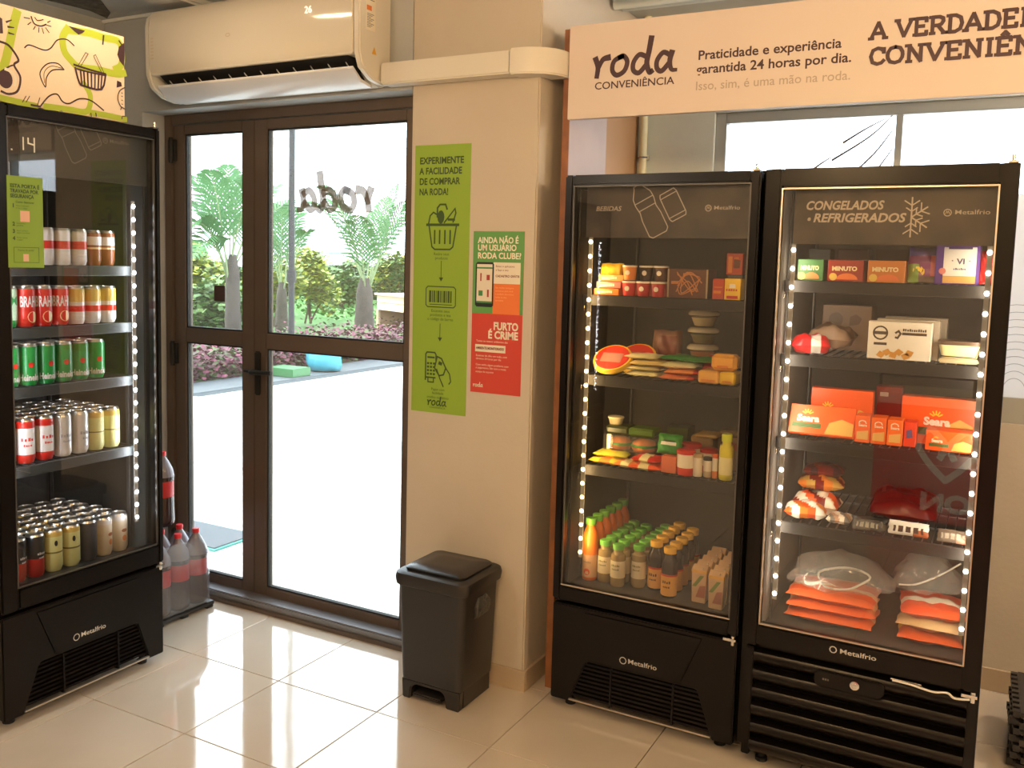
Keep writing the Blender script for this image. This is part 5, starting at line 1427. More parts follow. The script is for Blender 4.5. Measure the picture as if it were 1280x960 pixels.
for k in range(2, -1, -1):
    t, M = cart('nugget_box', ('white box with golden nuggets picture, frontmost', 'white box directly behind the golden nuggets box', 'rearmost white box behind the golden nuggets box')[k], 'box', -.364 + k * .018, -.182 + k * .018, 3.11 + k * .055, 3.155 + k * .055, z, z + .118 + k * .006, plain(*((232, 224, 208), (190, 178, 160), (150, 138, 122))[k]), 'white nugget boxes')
    if k == 0:
        g = G(); g.ribbon([(.036 + .020 * math.cos(q * math.pi / 10), .082 + .020 * math.sin(q * math.pi / 10)) for q in range(20)], .005, M, closed=True)
        g.ribbon([(.018, .082), (.054, .082)], .010, M); g.flat([(.018, .044), (.056, .044), (.056, .052), (.018, .052)], M)
        g.flat([(.098, .078), (.168, .078), (.168, .086), (.098, .086)], M); g.ribbon([(.080, .084), (.088, .090), (.094, .082), (.086, .068), (.080, .070)], .006, M)
        scrib(g, .100, .090, .008, M, .068)
        g.build('print', plain(74, 60, 48), t, smooth=0)
        g = G()
        for (nx, nz, a) in ((.040, .014, .2), (.058, .022, -.2), (.076, .014, .5), (.092, .024, .1), (.112, .012, -.3), (.122, .022, .4)):
            g.flat([(nx + .014 * math.cos(a + q * math.pi / 2), nz + .012 * math.sin(a + q * math.pi / 2)) for q in range(4)], M, h=.0008)
        g.build('nugget_picture', plain(206, 146, 60), t, smooth=0)
for k in range(2):
    t = thing('butter_tub', ('flat cream tub lying at the bottom, hinge end of second freezer shelf', 'cream rectangular tub with dark lid, on the flat tub')[k], 'tub', (-.104, 3.155, z + k * .016), 0)
    if k == 0:
        g = G(); g.box(-.056, .054, -.045, .05, 0, .015); g.build('tub', plain(214, 200, 160), t, bevel=.004)
    else:
        g = G(); loft(g, [(rr(.048, .040, .010), 0), (rr(.058, .046, .012), .040)]); g.build('tub', plain(236, 226, 170), t, smooth=50)
        g = G(); loft(g, [(rr(.060, .048, .012), .040), (rr(.060, .048, .012), .052)]); g.build('lid', plain(92, 74, 60, .3), t, smooth=50)
        g = G(); g.tube([(-.058, -.047, .038), (-.050, -.050, .006), (.044, -.050, .004), (.056, -.047, .038)], .0015, 6); g.build('rim_line', BLK, t)

# third shelf (z 1.096)
z = 1.0965
def sun_logo(g, x, zz, s, M):
    for a in (-60, -30, 0, 30, 60):
        r = math.radians(a); g.ribbon([(x + s * .4 * math.sin(r), zz + s * .4 * math.cos(r)), (x + s * 1.0 * math.sin(r), zz + s * 1.0 * math.cos(r))], s * .20, M, h=.0010)
def seara(label, x0, x1, y0, y1, z0, z1, rx=0, fs=.020, extra=True, group='orange frozen meal boxes', tx=.10):
    t, M = cart('frozen_meal_box', label, 'box', x0, x1, y0, y1, z0, z1, OR1, group, rx=rx)
    wd, hh = x1 - x0, z1 - z0
    g = G(); text(g, 'Seara', wd * tx + .004, hh * .42, fs, M, width=min(wd * .62, fs * 3.2), bold=.05); g.build('lettering', CRM, t, smooth=0)
    g = G(); sun_logo(g, wd * tx + fs * 1.6, hh * .42 + fs * 1.05, fs * .85, M); g.build('sun_emblem', plain(250, 200, 60), t, smooth=0)
    if extra:
        g = G(); g.flat([(wd * .56, .004), (wd * .98, .004), (wd * .98, hh * .45), (wd * .80, hh * .58), (wd * .62, hh * .42)], M, h=.0007); g.build('food_picture', plain(226, 176, 90), t, smooth=0)
        g = G(); g.flat([(.010, hh * .20), (wd * .50, hh * .20), (wd * .50, hh * .36), (.010, hh * .36)], M, h=.0007); g.build('green_stripe', plain(70, 100, 50), t, smooth=0)
    return t, M
seara('orange meal box standing at the back by the LED strip', -.545, -.350, 3.235, 3.28, z, z + .150, fs=.022)
seara('orange meal box leaning back, front of the third shelf', -.592, -.388, 3.105, 3.122, z + .012, z + .112, rx=math.radians(-28), fs=.022)
for k in range(3):
    x0 = -.386 + k * .0475
    t, M = cart('snack_pack', 'upright orange snack pack, %s from the leaning meal box' % ORD[k], 'pack', x0, x0 + .045, 3.115, 3.19, z, z + .086 - .002 * k, plain(240, 100 + 6 * k, 40), 'upright orange snack packs')
    g = G(); g.flat([(.006, .010), (.040, .010), (.040, .040), (.006, .034)], M); g.build('food_picture', plain(226, 176, 100), t, smooth=0)
    g = G(); g.ribbon([(.022 + .011 * math.cos(q), .062 + .009 * math.sin(q)) for q in (0, .8, 1.6, 2.4, 3.1)], .003, M); text(g, 'Seara', .010, .052, .008, M, width=.026, bold=.04); g.build('lettering', CRM, t, smooth=0)
t, M = cart('snack_pack', 'orange pack turned sideways beside the upright snack packs', 'pack', -.243, -.208, 3.125, 3.19, z, z + .078, plain(216, 70, 36))
g = G(); g.flat([(.008, .026), (.026, .030), (.022, .056), (.006, .050)], M); g.build('print', plain(90, 90, 130), t, smooth=0)
seara('large orange meal box at the back of the third shelf, hinge end', -.262, -.050, 3.215, 3.27, z, z + .150, fs=.024, tx=.30)
seara('flat orange box at the front of the third shelf, hinge end', -.180, -.050, 3.112, 3.20, z, z + .062, fs=.010, group='orange frozen meal boxes')
t, M = cart('frozen_box', 'dark red box between the two large orange boxes', 'box', -.348, -.268, 3.29, 3.36, z, z + .165, REDD)
g = G(); g.flat([(.012, .132), (.038, .132), (.038, .146), (.012, .146)], M); g.build('print', plain(190, 170, 160), t, smooth=0)
t, M = cart('meat_tray', 'black tray lying over the boxes at the back of the third shelf', 'tray', -.350, -.055, 3.375, 3.56, z, z + .205, BLK, bev=.01)

# fourth shelf (z .817)
z = .8175
for k, (x, y, dz, w_, d_, h_, cs, lab) in enumerate((
        (-.530, 3.165, 0, .13, .12, .050, (OR1, WHT, OR2), 'orange and white frozen bag, front of the fourth freezer shelf'),
        (-.510, 3.250, 0, .15, .12, .070, (OR1, REDD, CRM), 'orange frozen bag behind the front orange and white bag'),
        (-.505, 3.290, .072, .15, .12, .050, (plain(200, 160, 80), REDD, OR2), 'yellow and dark bag on top of the orange bags'),
        (-.500, 3.31, .118, .13, .11, .040, (plain(110, 40, 40), plain(60, 30, 40), REDD), 'dark red bag topmost on the orange bags'),
        (-.420, 3.155, 0, .075, .09, .030, (plain(190, 150, 120), CRM, GREY), 'small beige pack beside the front orange bag'))):
    pillow('frozen_bag', lab, 'bag', (x, y, z + dz), w_, d_, h_, list(cs), 110 + k, (0, 0, rn.uniform(-.15, .15)), 'frozen bags on the fourth freezer shelf', pat=lambda a, b, s, k=k: (int(a * 5 + b * 3 + k) % 3))
def bar_pack(label, x, y, dz, w_, cs, seed, tilt):
    t = pillow('ice_cream_pack', label, 'pack', (x, y, z + dz), w_, .045, .020, cs, seed, (tilt, 0, 0), 'ice cream bar packs', pat=lambda a, b, s: 1 if (.1 < a < .9 and .15 < b < .55 and (int(a * 11) % 2)) else (2 if (a > .62 and b < .4) else 0), part='wrapper')
bar_pack('black and grey bar pack behind the white bar pack', -.325, 3.135, .014, .105, [BLK, GREY, plain(90, 84, 76)], 120, math.radians(50))
bar_pack('grey bar pack in front of the black bar pack', -.330, 3.118, .008, .085, [plain(80, 76, 70), plain(160, 156, 140), plain(50, 46, 44)], 121, math.radians(40))
bar_pack('white and brown bar pack in the middle of the fourth shelf', -.210, 3.118, .018, .115, [WHT, plain(70, 40, 28), plain(170, 90, 50)], 122, math.radians(60))
bar_pack('grey-brown bar pack at the hinge end', -.085, 3.118, .012, .085, [plain(110, 96, 84), plain(160, 150, 136), plain(200, 130, 110)], 123, math.radians(45))
# added dark red shape standing in for the chest freezer's reflection
pillow('frozen_bag', 'large dark red bag at the back of the fourth freezer shelf', 'bag', (-.24, 3.33, z + .02), .20, .18, .07, [plain(84, 18, 16, .3), plain(110, 28, 24, .3), plain(150, 90, 84, .3)], 130, (math.radians(14), 0, 0), pat=lambda a, b, s: 2 if (.12 < a < .2 and b > .6) else (1 if b > .72 else 0))

# floor of the right refrigerator (z .4615)
z = .4615
pats = lambda a, b, s: 1 if .3 < b < .5 else (2 if b < .14 else 0)
for k in range(3):
    pillow('frozen_pack', 'orange frozen pack, ' + ('lowest', 'middle', 'topmost')[k] + ' of the stack by the LED strip', 'pack', (-.435, 3.235, z + k * .036), .275, .22, .048, [(plain(236, 110, 50, .3), plain(240, 140, 80, .3), plain(226, 90, 44, .3))[k], plain(236, 176, 130, .3), plain(238, 110, 60, .3)], 140 + k, (0, 0, (-.03, .04, 0)[k]), 'orange packs on the freezer floor', pat=pats)
for k in range(3):
    pillow('frozen_pack', ('orange and yellow pack, lowest', 'cream banded pack, middle', 'orange pack, topmost')[k] + ' of the stack below the LED strip at the hinge side', 'pack', (-.135, 3.235, z + k * .042), .185, .22, .048, ([plain(226, 110, 50, .3), YEL, plain(224, 96, 44, .3)], [plain(206, 170, 120, .35), plain(150, 100, 60), plain(214, 180, 130, .35)], [plain(226, 80, 44, .3), CRM, plain(220, 84, 44, .3)])[k], 150 + k, (0, 0, (.05, -.04, .1)[k]), 'packs on the freezer floor at the hinge side', pat=pats)
# loose clear plastic bags over the stacks
def crumple(label, cx, cy, cz, rx, ry, rz_, seed):
    R_ = random.Random(seed); t = thing('clear_bag', label, 'bag', (cx, cy, cz), 0, 'crumpled clear bags on the freezer floor')
    g = G(); n, m_ = 26, 12; ph = [R_.uniform(0, 6.28) for _ in range(9)]
    for j in range(m_ + 1):
        th = math.pi * .5 * j / m_
        for i in range(n):
            a = 2 * math.pi * i / n
            k = 1 + .10 * math.sin(3 * a + ph[0] + 2 * th) + .10 * math.sin(7 * a + ph[1] - 4 * th) + .06 * math.sin(13 * a + ph[2] + 6 * th)
            g.v.append((rx * math.cos(a) * math.cos(th) * k, ry * math.sin(a) * math.cos(th) * k, rz_ * math.sin(th) * (1 + .2 * math.sin(4 * a + ph[3]) * math.cos(th)) + .001))
    for j in range(m_):
        for i in range(n): g.f.append([j * n + i, j * n + (i + 1) % n, (j + 1) * n + (i + 1) % n, (j + 1) * n + i]); g.m.append(0)
    g.build('film', CLEAR, t, smooth=80)
    g = G()
    if seed == 7: g.tube([(rx * .50 * math.cos(a) * (1 + .14 * math.sin(3 * a + .5)) + rx * .12, ry * .25 * math.sin(a) - ry * .72, rz_ * .42 + rz_ * .30 * math.sin(a + .4)) for a in [k * math.pi / 12 for k in range(24)]], .0035, 6, closed=True)
    else: g.tube(curve_pts([(-rx * .7, -ry * .95, rz_ * .15), (-rx * .2, -ry * .9, rz_ * .25), (rx * .4, -ry * .7, rz_ * .6), (rx * .95, -ry * .4, rz_ * 1.0)], 6), .003, 6)
    g.build('rolled_rim', mat('milky_film', (.62, .58, .50), .35), t, smooth=60)
crumple('large crumpled clear bag over the orange pack stack', -.42, 3.25, z + .125, .155, .13, .10, 7)
crumple('crumpled clear bag sagging between the two stacks', -.160, 3.31, z + .150, .105, .11, .10, 8)

# ================================================================== SOFT DRINK PACKS BY THE DOOR
def pet(label, loc, group=None):
    t = thing('cola_bottle', label, 'bottle', loc, 0, group)
    g = G(); g.lathe([(.036, 0), (.050, .012), (.053, .03), (.051, .08), (.050, .14), (.050, .215), (.053, .235), (.046, .270), (.028, .305), (.015, .325), (.014, .345)], 20, [0] * 4 + [1] + [0] + [2] * 4)
    g.build('body', [mat('cola_dark', (.03, .012, .012), .12), plain(186, 40, 44, .4), mat('clear_pet', (.22, .20, .24), .12)], t, smooth=60)
    g = G(); g.lathe([(.0155, .330), (.0165, .345), (.0155, .350)], 14); g.build('cap', plain(214, 50, 60, .4), t, smooth=50)
    return t
M_shrink = glass_mat('shrink_film', (.88, .89, .93), 1.6, haze=.12, rough=.1, hazecol=(.78, .80, .90))
t = thing('pallet_base', 'low black plastic base under the wrapped cola bottles', 'pallet', (-3.255, 2.90, 0))
g = G(); g.box(-.14, .115, -.20, .145, .012, .030)
for x in (-.13, -.02, .085):
    for y in (-.19, -.05, .10): g.box(x, x + .03, y, y + .04, 0, .012)
g.build('deck', M_blackp, t, bevel=.003)
px = [(-3.200, 2.775), (-3.200, 2.882), (-3.200, 2.989), (-3.307, 2.775), (-3.307, 2.882), (-3.307, 2.989)]
for k, (x, y) in enumerate(px):
    c = pet('cola bottle in the shrink-wrapped pack, %s row, %s from the door' % ('front' if k < 3 else 'rear', ORD[2 - k % 3]), (x, y, .030), 'shrink-wrapped cola bottles')
def wrap(label, x0, x1, y0, y1, z0):
    g = G(); cx, cy = (x0 + x1) / 2, (y0 + y1) / 2; hx, hy = (x1 - x0) / 2, (y1 - y0) / 2
    rings = [(rr(hx * .97, hy * .98, .045), z0 + .002), (rr(hx, hy, .05), z0 + .03), (rr(hx * .98, hy * .99, .05), z0 + .12), (rr(hx, hy, .05), z0 + .235), (rr(hx * .9, hy * .93, .05), z0 + .275), (rr(hx * .74, hy * .82, .04), z0 + .31)]
    loft(g, rings, cap1=False, cap0=False)
    g.v = [(v[0] + cx + .004 * math.sin(v[2] * 60 + v[1] * 40), v[1] + cy, v[2]) for v in g.v]
    return tag(g.build('shrink_wrap', M_shrink, smooth=60), label, 'plastic wrap')
wrap('clear shrink film round the six cola bottles', -3.364, -3.142, 2.718, 3.046, .031)
# another cola bottle stands on top of the pack, mostly behind the refrigerator
pet('single cola bottle standing on top of the wrapped pack, half hidden by the refrigerator', (-3.355, 2.935, .381), None)

# ================================================================== BLACK STACKED TRAYS, RIGHT
for k in range(7):
    t = thing('black_tray', 'black ribbed plastic tray, %s from the floor in the stack beside the freezer' % ORD[k], 'tray', (.30, 3.62, .0 + k * .0285), 0, 'stacked black ribbed trays')
    t.rotation_euler = (0, 0, math.radians((-2, 1, 3, -1, 2, -2, 1)[k]))
    g = G(); g.box(-.16, .16, -.20, .17, .008, .026); g.build('deck', M_blackp, t, bevel=.003)
    g = G()
    for q in range(9): g.box(-.180, -.160, -.19 + q * .041, -.168 + q * .041, .004, .026)
    for q in range(8): g.box(-.15 + q * .04, -.128 + q * .04, -.216, -.20, .004, .026)
    g.box(-.15, .15, -.18, .15, 0, .008)
    g.build('ribs', M_blackp, t, smooth=0)

# ================================================================== RED CHEST FREEZER (seen only as a reflection in the glass)
t = thing('chest_freezer', 'red chest freezer with white lettering, mirrored in the freezer glass', 'freezer', (-.67, -.42, 0))
W2 = 1.15
g = G(); g.box(0, W2, -.60, 0, .06, .80); g.build('body', mat('freezer_red', (.60, .02, .025), .3), t, bevel=.012)
g = G(); g.box(.01, W2 - .01, -.60, .005, .802, .86); g.build('lid', plain(220, 214, 205), t, bevel=.01)
g = G(); g.box(.03, W2 - .03, -.56, -.03, 0, .06); g.build('plinth', M_dark, t)
Mk = frame((W2, .0006, 0), (-1, 0, 0), (0, 0, 1)); g = G()
text(g, 'KIBON', .30, .14, .11, Mk, width=.55, bold=.05)
for s_ in (1, -1):
    g.ribbon(curve_pts([(.72, .34, 0), (.72 + s_ * .10, .44, 0), (.72 + s_ * .17, .56, 0), (.72 + s_ * .11, .66, 0), (.72 + s_ * .02, .58, 0), (.72 - s_ * .04, .48, 0)], 8), .040, Mk)
g.build('lettering', plain(238, 232, 226), t, smooth=0)

# ================================================================== FIT THE TRUTH OF BACKGROUND (outdoors)
GZ = -.10
g = G(); g.box(-8.7, 6, YW + .26, 34, GZ - .3, GZ)
struct(g.build('terrace', mat('pale_paving', (.62, .62, .60), .6, noise=.05, nscale=.6), smooth=0))
g = G(); g.box(-60, -8.7, YW + .26, 60, GZ - .32, GZ - .04)
o = g.build('lawn', mat('lawn_green', (.06, .17, .03), .9, noise=.35, nscale=3), smooth=0); struct(o)
g = G(); g.box(-4.9, -3.7, 3.32, 3.33, GZ, GZ + .01)
# shallow ramp slab crossing the terrace
g = G(); g.add([(-7.6, 5.2, GZ), (-4.6, 5.6, GZ), (-4.9, 8.0, GZ), (-8.4, 7.6, GZ), (-7.6, 5.2, GZ + .02), (-4.6, 5.6, GZ + .02), (-4.9, 8.0, GZ + .10), (-8.4, 7.6, GZ + .10)], [(0, 3, 2, 1), (4, 5, 6, 7), (0, 1, 5, 4), (1, 2, 6, 5), (2, 3, 7, 6), (3, 0, 4, 7)])
struct(g.build('path_ramp', mat('pale_ramp', (.50, .50, .49), .6), smooth=0))
# doormat with teal rim outside the door
t = thing('doormat', 'dark grey doormat with teal edge lying outside behind the wrapped bottles', 'doormat', (-4.32, 3.98, GZ))
g = G(); g.box(-.52, .36, -.14, .24, 0, .012); g.build('rim', plain(60, 130, 120), t)
g = G(); g.box(-.50, .34, -.12, .22, .012, .018); g.build('pile', plain(80, 84, 90, .9), t)
# planter kerb
g = G(); g.box(-9.35, -8.6, 5.0, 24, GZ - .04, GZ + .05)
struct(g.build('kerb', mat('kerb_stone', (.10, .115, .13), .5, noise=.15, nscale=4), bevel=.02))
rnd = random.Random(5)
def leafcloud(g, n, fn, size, mis=1, up=.3):
    for k in range(n):
        p = fn()
        s = size * rnd.uniform(.6, 1.3)
        a = rnd.uniform(0, 6.283); b = rnd.uniform(-1, 1) + up
        u = Vector((math.cos(a), math.sin(a), b * .6)).normalized() * s
        v = Vector((-math.sin(a), math.cos(a), rnd.uniform(-.5, .8))).normalized() * s * .45
        q = Vector(p)
        g.add([q, q + u * .5 + v, q + u, q + u * .5 - v], [(0, 1, 2, 3)], rnd.randrange(mis))
def M2(r, g_, b, n): return mat('leaf_' + n, (r, g_, b), .6)
mg = [M2(.11, .018, .045, 'purple'), M2(.17, .035, .07, 'pink'), M2(.09, .03, .04, 'wine'), M2(.08, .12, .04, 'undergreen')]
g = G(); leafcloud(g, 20000, lambda: (-9.33 - abs(rnd.gauss(0, 1.1)), rnd.uniform(7.2, 18.5), GZ + .02 + rnd.random() * (.38 + .12 * math.sin(rnd.uniform(0, 6)))), .085, 4)
o = stuff(g.build('groundcover', mg, smooth=0)); o['label'] = 'low purple and pink groundcover behind the grey kerb'; o['category'] = 'plants'
# lawn strip tufts
g = G(); leafcloud(g, 3500, lambda: (rnd.uniform(-26, -13), rnd.uniform(20, 30), GZ + rnd.random() * .15), .16, 2, 1.0)
o = stuff(g.build('grass', [M2(.06, .20, .03, 'grassa'), M2(.10, .25, .05, 'grassb')], smooth=0)); o['label'] = 'bright green grass strip behind the purple groundcover'; o['category'] = 'grass'
# white garden path patch
g = G(); g.prism([(0, 0), (4.5, .4), (5.0, 2.6), (.6, 2.2)], .04, Matrix.Translation((-16.6, 22.2, GZ - .035)))
struct(g.build('garden_path', mat('white_gravel', (.75, .74, .70), .8), smooth=0))

def at(u, v, dist):
    """direction through the door, metres along the ground from the viewpoint"""
    x = (u - 613.3) / 1148.76; y = (v - 437.9) / 1148.76
    d = RT * x + DN * y + FW; k = dist / math.hypot(d.x, d.y)
    return Vector((d.x * k, d.y * k, 1.6394 + d.z * k))
def frond(start, tip, droop, lw, n=26, mats=None, parent=None, side=1.0):
    s, e = Vector(start), Vector(tip)
    ctrl = (s + e) / 2 + Vector((0, 0, droop))
    pts = []
    for k in range(n + 1):
        t = k / n; pts.append(s * (1 - t) ** 2 + ctrl * 2 * t * (1 - t) + e * t * t)
    g = G(); g.tube(pts[::2] + ([pts[-1]] if n % 2 else []), .018, 5, 1, r1=.004)
    ax = (e - s).normalized(); sv = ax.cross(Vector((0, 0, 1)))
    if sv.length < .1: sv = Vector((1, 0, 0))
    sv.normalize()
    for k in range(8, n):
        t = k / n; p = pts[k]; d = (pts[min(k + 1, n)] - pts[k - 1]).normalized()
        L = lw * (math.sin(math.pi * min(1, t * .9 + .12)) ** .7)
        for sg in (-1, 1):
            q = (sv * sg * .8 + d * .65 + Vector((0, 0, .25 + rnd.uniform(-.1, .1)))).normalized()
            m = p + q * L * .5; tp = p + q * L + Vector((0, 0, -L * .30))
            wv = d * .018
            g.add([p - wv, m - wv * 1.6, tp, m + wv * 1.6, p + wv], [(0, 1, 2, 3, 4)], 0)
    return g.build('frond', mats, parent, smooth=0)
PF = [M2(.055, .17, .05, 'palm'), M2(.20, .26, .12, 'palmstem')]
def palm(label, base, crown, trunk_r, tips, lw):
    t = thing('palm_tree', label, 'palm tree', base, 0, None)
    b = Vector(base); c = Vector(crown) - b
    g = G(); n = 9
    pr = [Vector((c.x * k / n, c.y * k / n, c.z * k / n)) for k in range(n + 1)]
    prof = [(trunk_r * (1.15 - .3 * k / n) * (1.05 if k % 2 else .97), c.z * k / n) for k in range(n + 1)]
    prof += [(trunk_r * .80, c.z * 1.10 + .05), (trunk_r * .45, c.z * 1.10 + .28)]
    g.lathe(prof, 12)
    g.build('trunk', mat('palm_trunk', (.07, .055, .045), .8, noise=.4, nscale=9, bump=.5, bscale=12), t, smooth=60)
    for (tip, dr) in tips:
        frond(c + Vector((rnd.uniform(-.05, .05), rnd.uniform(-.05, .05), -.05)), Vector(tip) - b, dr, lw, 26, PF, t)
    return t
b1 = at(291, 425, 15.5); b1.z = GZ; c1 = at(286, 350, 15.5)
tips = [(at(u, v, 15.5 + dd), dr) for u, v, dd, dr in ((243, 220, .5, .5), (262, 212, -.6, .5), (285, 205, .3, .4), (300, 218, .8, .5), (322, 215, -.5, .6), (350, 232, .4, .6), (366, 250, .8, .5), (236, 285, -.5, .8), (240, 325, -.8, .9), (330, 300, 1.2, .9), (228, 255, .2, .7))]
palm('young palm with broad arching fronds seen through the narrow door leaf', b1, c1, .13, tips, .62)
b2 = at(455, 420, 18.2); b2.z = GZ; c2 = at(458, 372, 18.2)
tips = [(at(u, v, 18.2 + dd), dr) for u, v, dd, dr in ((374, 262, .3, 1.3), (398, 236, -.4, 1.2), (412, 250, .8, .9), (497, 228, .2, .5), (508, 250, -.5, .5), (520, 270, .6, .9), (446, 268, -1, .3), (470, 262, 1.0, .3), (484, 245, .5, .4))]
palm('palm with thick short trunk standing before the wooden garden hutch', b2, c2, .19, tips, .62)
b3 = at(352, 430, 22); b3.z = GZ; c3 = at(352, 372, 22)
tips = [(at(u, v, 22 + dd), dr) for u, v, dd, dr in ((338, 262, .3, .8), (352, 258, -.4, .9), (366, 262, .6, .8), (330, 300, .5, .6), (384, 290, -.4, .7))]
palm('slim distant palm between the two door leaves behind the lamp post', b3, c3, .14, tips, .8)
# shrubs and hedge
def shrub(label, u, vtop, vbot, dist, wpx, mats, n=1500, sz=.14, group=None):
    c = at(u, vbot, dist); c.z = GZ; top = at(u, vtop, dist).z - GZ; rad = wpx / 1148.76 * dist / 2 * 1.05
    t = thing('garden_shrub', label, 'shrub', c, 0, group)
    lobes = [(rnd.uniform(-.55, .55) * rad, rnd.uniform(-.4, .4) * rad, rnd.uniform(.35, .8) * top, rad * rnd.uniform(.4, .62)) for _ in range(9)]
    def fn():
        lx, ly, lz, lr = lobes[rnd.randrange(9)]
        while True:
            d = Vector((rnd.gauss(0, 1), rnd.gauss(0, 1), rnd.gauss(0, 1)))
            if d.length > .1: break
        d.normalize(); k = rnd.uniform(.75, 1.05)
        return (lx + d.x * lr * k, ly + d.y * lr * k, max(.03, min(top, lz + d.z * lr * k * (top / (2 * rad)) ** .5)))
    g = G(); leafcloud(g, n, fn, sz, len(mats))
    stuff(g.build('foliage', mats, t, smooth=0))
    g = G()
    for k in range(5): g.tube([(rnd.uniform(-.1, .1), rnd.uniform(-.1, .1), 0), (lobes[k][0] * .5, lobes[k][1] * .5, lobes[k][2] * .6), (lobes[k][0], lobes[k][1], lobes[k][2])], .03, 5, r1=.012)
    g.build('stems', mat('shrub_bark', (.10, .075, .05), .9), t)
YG = [M2(.48, .50, .09, 'yellowa'), M2(.34, .40, .08, 'yellowb'), M2(.14, .20, .06, 'yellowc')]
MGn = [M2(.10, .19, .05, 'mida'), M2(.07, .14, .04, 'midb'), M2(.15, .24, .07, 'midc')]
DGn = [M2(.035, .08, .03, 'darka'), M2(.06, .12, .045, 'darkb'), M2(.09, .17, .06, 'darkc')]
shrub('yellow-green shrub behind the palm seen through the narrow leaf', 246, 300, 415, 20, 80, YG, 2200)
shrub('mid-green shrub filling the lower narrow pane behind the palm trunk', 268, 345, 430, 18, 90, MGn, 1800)
shrub('tall yellow-leaved shrub beside the lamp post, door side', 345, 318, 410, 24, 70, YG, 2200)
shrub('tall yellow-leaved shrub beside the lamp post, hutch side', 387, 308, 405, 25, 62, YG, 2400)
shrub('dark green hedge bush behind the bright grass strip', 418, 335, 400, 34, 66, DGn, 2600, .2)
shrub('mid-green bush with bare stems before the dark hedge', 426, 338, 398, 31, 46, MGn, 1500, .17)
shrub('dark hedge bush between the thick palm and the grass strip', 452, 338, 398, 36, 60, DGn, 2000, .2)
shrub('yellow-topped bush above the wooden hutch', 492, 318, 385, 33, 60, MGn + YG[:1], 2400, .18)
shrub('pale yellow bush in the hedge line behind the bag', 402, 316, 398, 38, 50, YG, 1500, .2)
# long clipped hedge closing the garden
def hfn():
    u = rnd.uniform(205, 530); d = 41 + rnd.uniform(-1.2, 1.2); top = at(u, 333 + 5 * math.sin(u * .11) + 3 * math.sin(u * .37), d).z
    p = at(u, 330, d); return (p.x, p.y, GZ + (top - GZ) * rnd.random() ** .7)
g = G(); leafcloud(g, 9000, hfn, .30, 6)
o = stuff(g.build('hedge', DGn[1:] + MGn + YG[1:2], smooth=0)); o['label'] = 'long hedge of mixed greens closing the garden behind the grass'; o['category'] = 'hedge'
# lamp post
bp_ = at(364, 458, 15.0); bp_.z = GZ
t = thing('lamp_post', 'dark slender lamp post with flared foot behind the kerb', 'lamp post', bp_)
g = G(); g.lathe([(.20, 0), (.17, .05), (.07, .34), (.050, .42), (.050, 7.2)], 14)
g.build('pole', plain(12, 15, 24), t)
g = G(); g.lathe([(.075, 1.35), (.075, 1.55)], 14); g.build('collar', plain(12, 15, 24), t)
g = G(); g.lathe([(.05, 7.2), (.30, 7.3), (.34, 7.45), (.10, 7.6)], 14); g.build('lantern', plain(200, 200, 195), t)
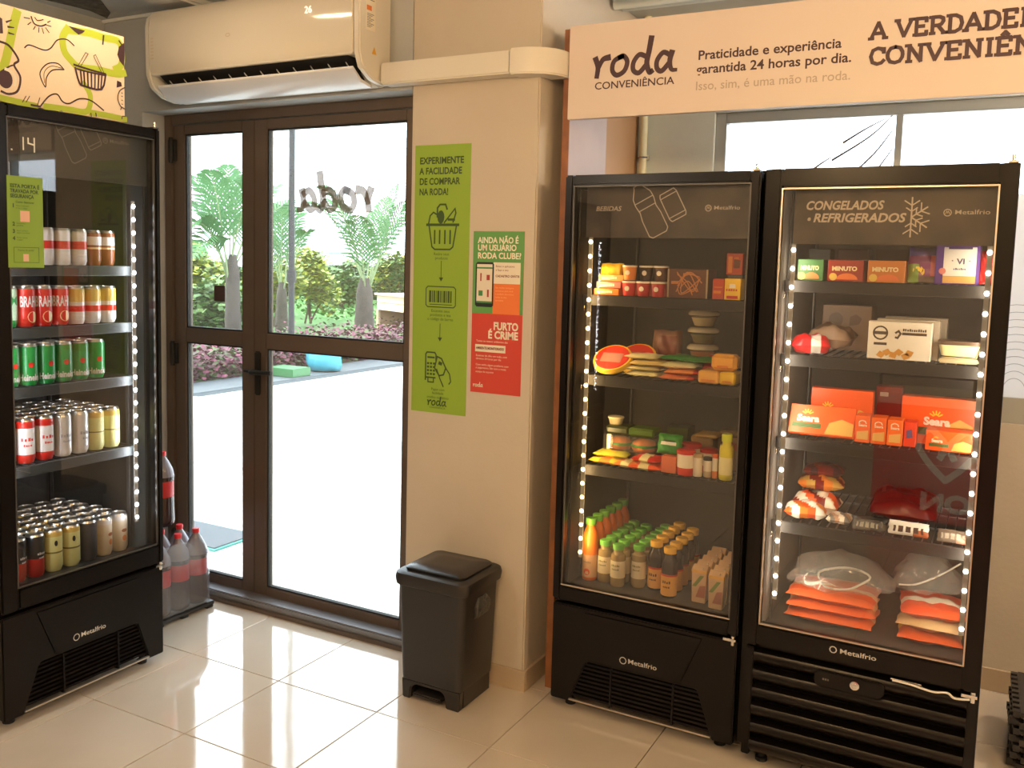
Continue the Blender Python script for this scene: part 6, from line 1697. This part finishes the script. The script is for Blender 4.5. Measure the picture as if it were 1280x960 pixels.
# blue plastic bag on the kerb
pb = Vector((-8.88, 10.85, 0))
t = thing('plastic_bag', 'bulging turquoise plastic bag lying on the grey kerb', 'bag', (pb.x, pb.y, GZ + .05))
g = G(); prof = [(.10, 0), (.25, .02), (.30, .12), (.28, .24), (.18, .33), (.05, .36)]
g.lathe(prof, 20)
for i, v in enumerate(g.v):
    a = math.atan2(v[1], v[0]); k = 1 + .13 * math.sin(a * 3 + v[2] * 14) + .07 * math.sin(a * 7 + 2)
    g.v[i] = (v[0] * k * .95, v[1] * k * .8, v[2] * (1 + .08 * math.sin(a * 2)))
g.build('bag', mat('turquoise_film', (.03, .24, .32), .3, bump=.8, bscale=9), t, smooth=80)
g = G(); g.tube([(.06, 0, .33), (.0, .02, .42), (-.08, .0, .32)], .02, 6, closed=False); g.build('knot', mat('turquoise_film', (0, 0, 0)), t)
t = thing('planter_cover', 'flat green cover lying on the kerb beside the turquoise bag', 'cover', (-8.90, 10.12, GZ + .05))
g = G(); g.box(-.30, .22, -.22, .18, 0, .12); g.build('sheet', plain(60, 110, 70), t, bevel=.01)
# wooden garden hutch
hb = at(486, 423, 20.5); hb.z = GZ
t = thing('garden_hutch', 'pinkish wooden hutch with a dark opening beyond the thick palm', 'hutch', hb, math.radians(-28))
for z0, z1 in ((.62, .78), (.79, .95)):
    g = G(); g.box(-.62, 1.2, 0, .04, z0, z1); g.build('plank', plain(228, 196, 170), t)
for z0, z1 in ((0, .10),):
    g = G(); g.box(-.62, 1.2, 0, .04, z0, z1); g.build('plank', plain(228, 196, 170), t)
for x in (-.62, 1.14):
    g = G(); g.box(x, x + .08, -.01, .05, .1, .62); g.build('post', plain(222, 188, 160), t)
g = G(); g.box(-.60, 1.18, .75, .79, 0, .95); g.box(-.62, -.58, .04, .75, 0, .95); g.box(1.16, 1.20, .04, .75, 0, .95)
g.build('side_board', plain(190, 150, 125), t, smooth=0)
g = G(); g.box(-.66, 1.24, -.05, .82, .95, .99); g.build('lid_board', plain(215, 190, 165), t)
# pale apartment tower far away
tb_ = at(347, 320, 95); tb_.z = GZ
t = thing('apartment_tower', 'very pale apartment tower far away behind the lamp post', 'building', tb_, math.radians(25))
g = G(); g.box(-1.6, 1.6, 0, 6, 0, 17); g.build('wall', mat('tower_white', (.88, .89, .90), .7), t, smooth=0)
for k in range(6):
    g = G(); g.box(-1.0, 1.2, -.05, .05, 3.0 + k * 2.4, 3.9 + k * 2.4); g.build('window', plain(190, 205, 215), t, smooth=0)
# ridge roof line of a far hall
g = G(); a = at(396, 316, 60); b = at(462, 317, 60)
g.tube([a, b], .06, 6)
for f in (0.05, .5, .95):
    q = a.lerp(b, f); g.tube([q, (q.x, q.y, GZ)], .05, 6)
tag(g.build('far_railing', plain(150, 160, 165)), 'thin grey rail on posts above the far hedge', 'railing')
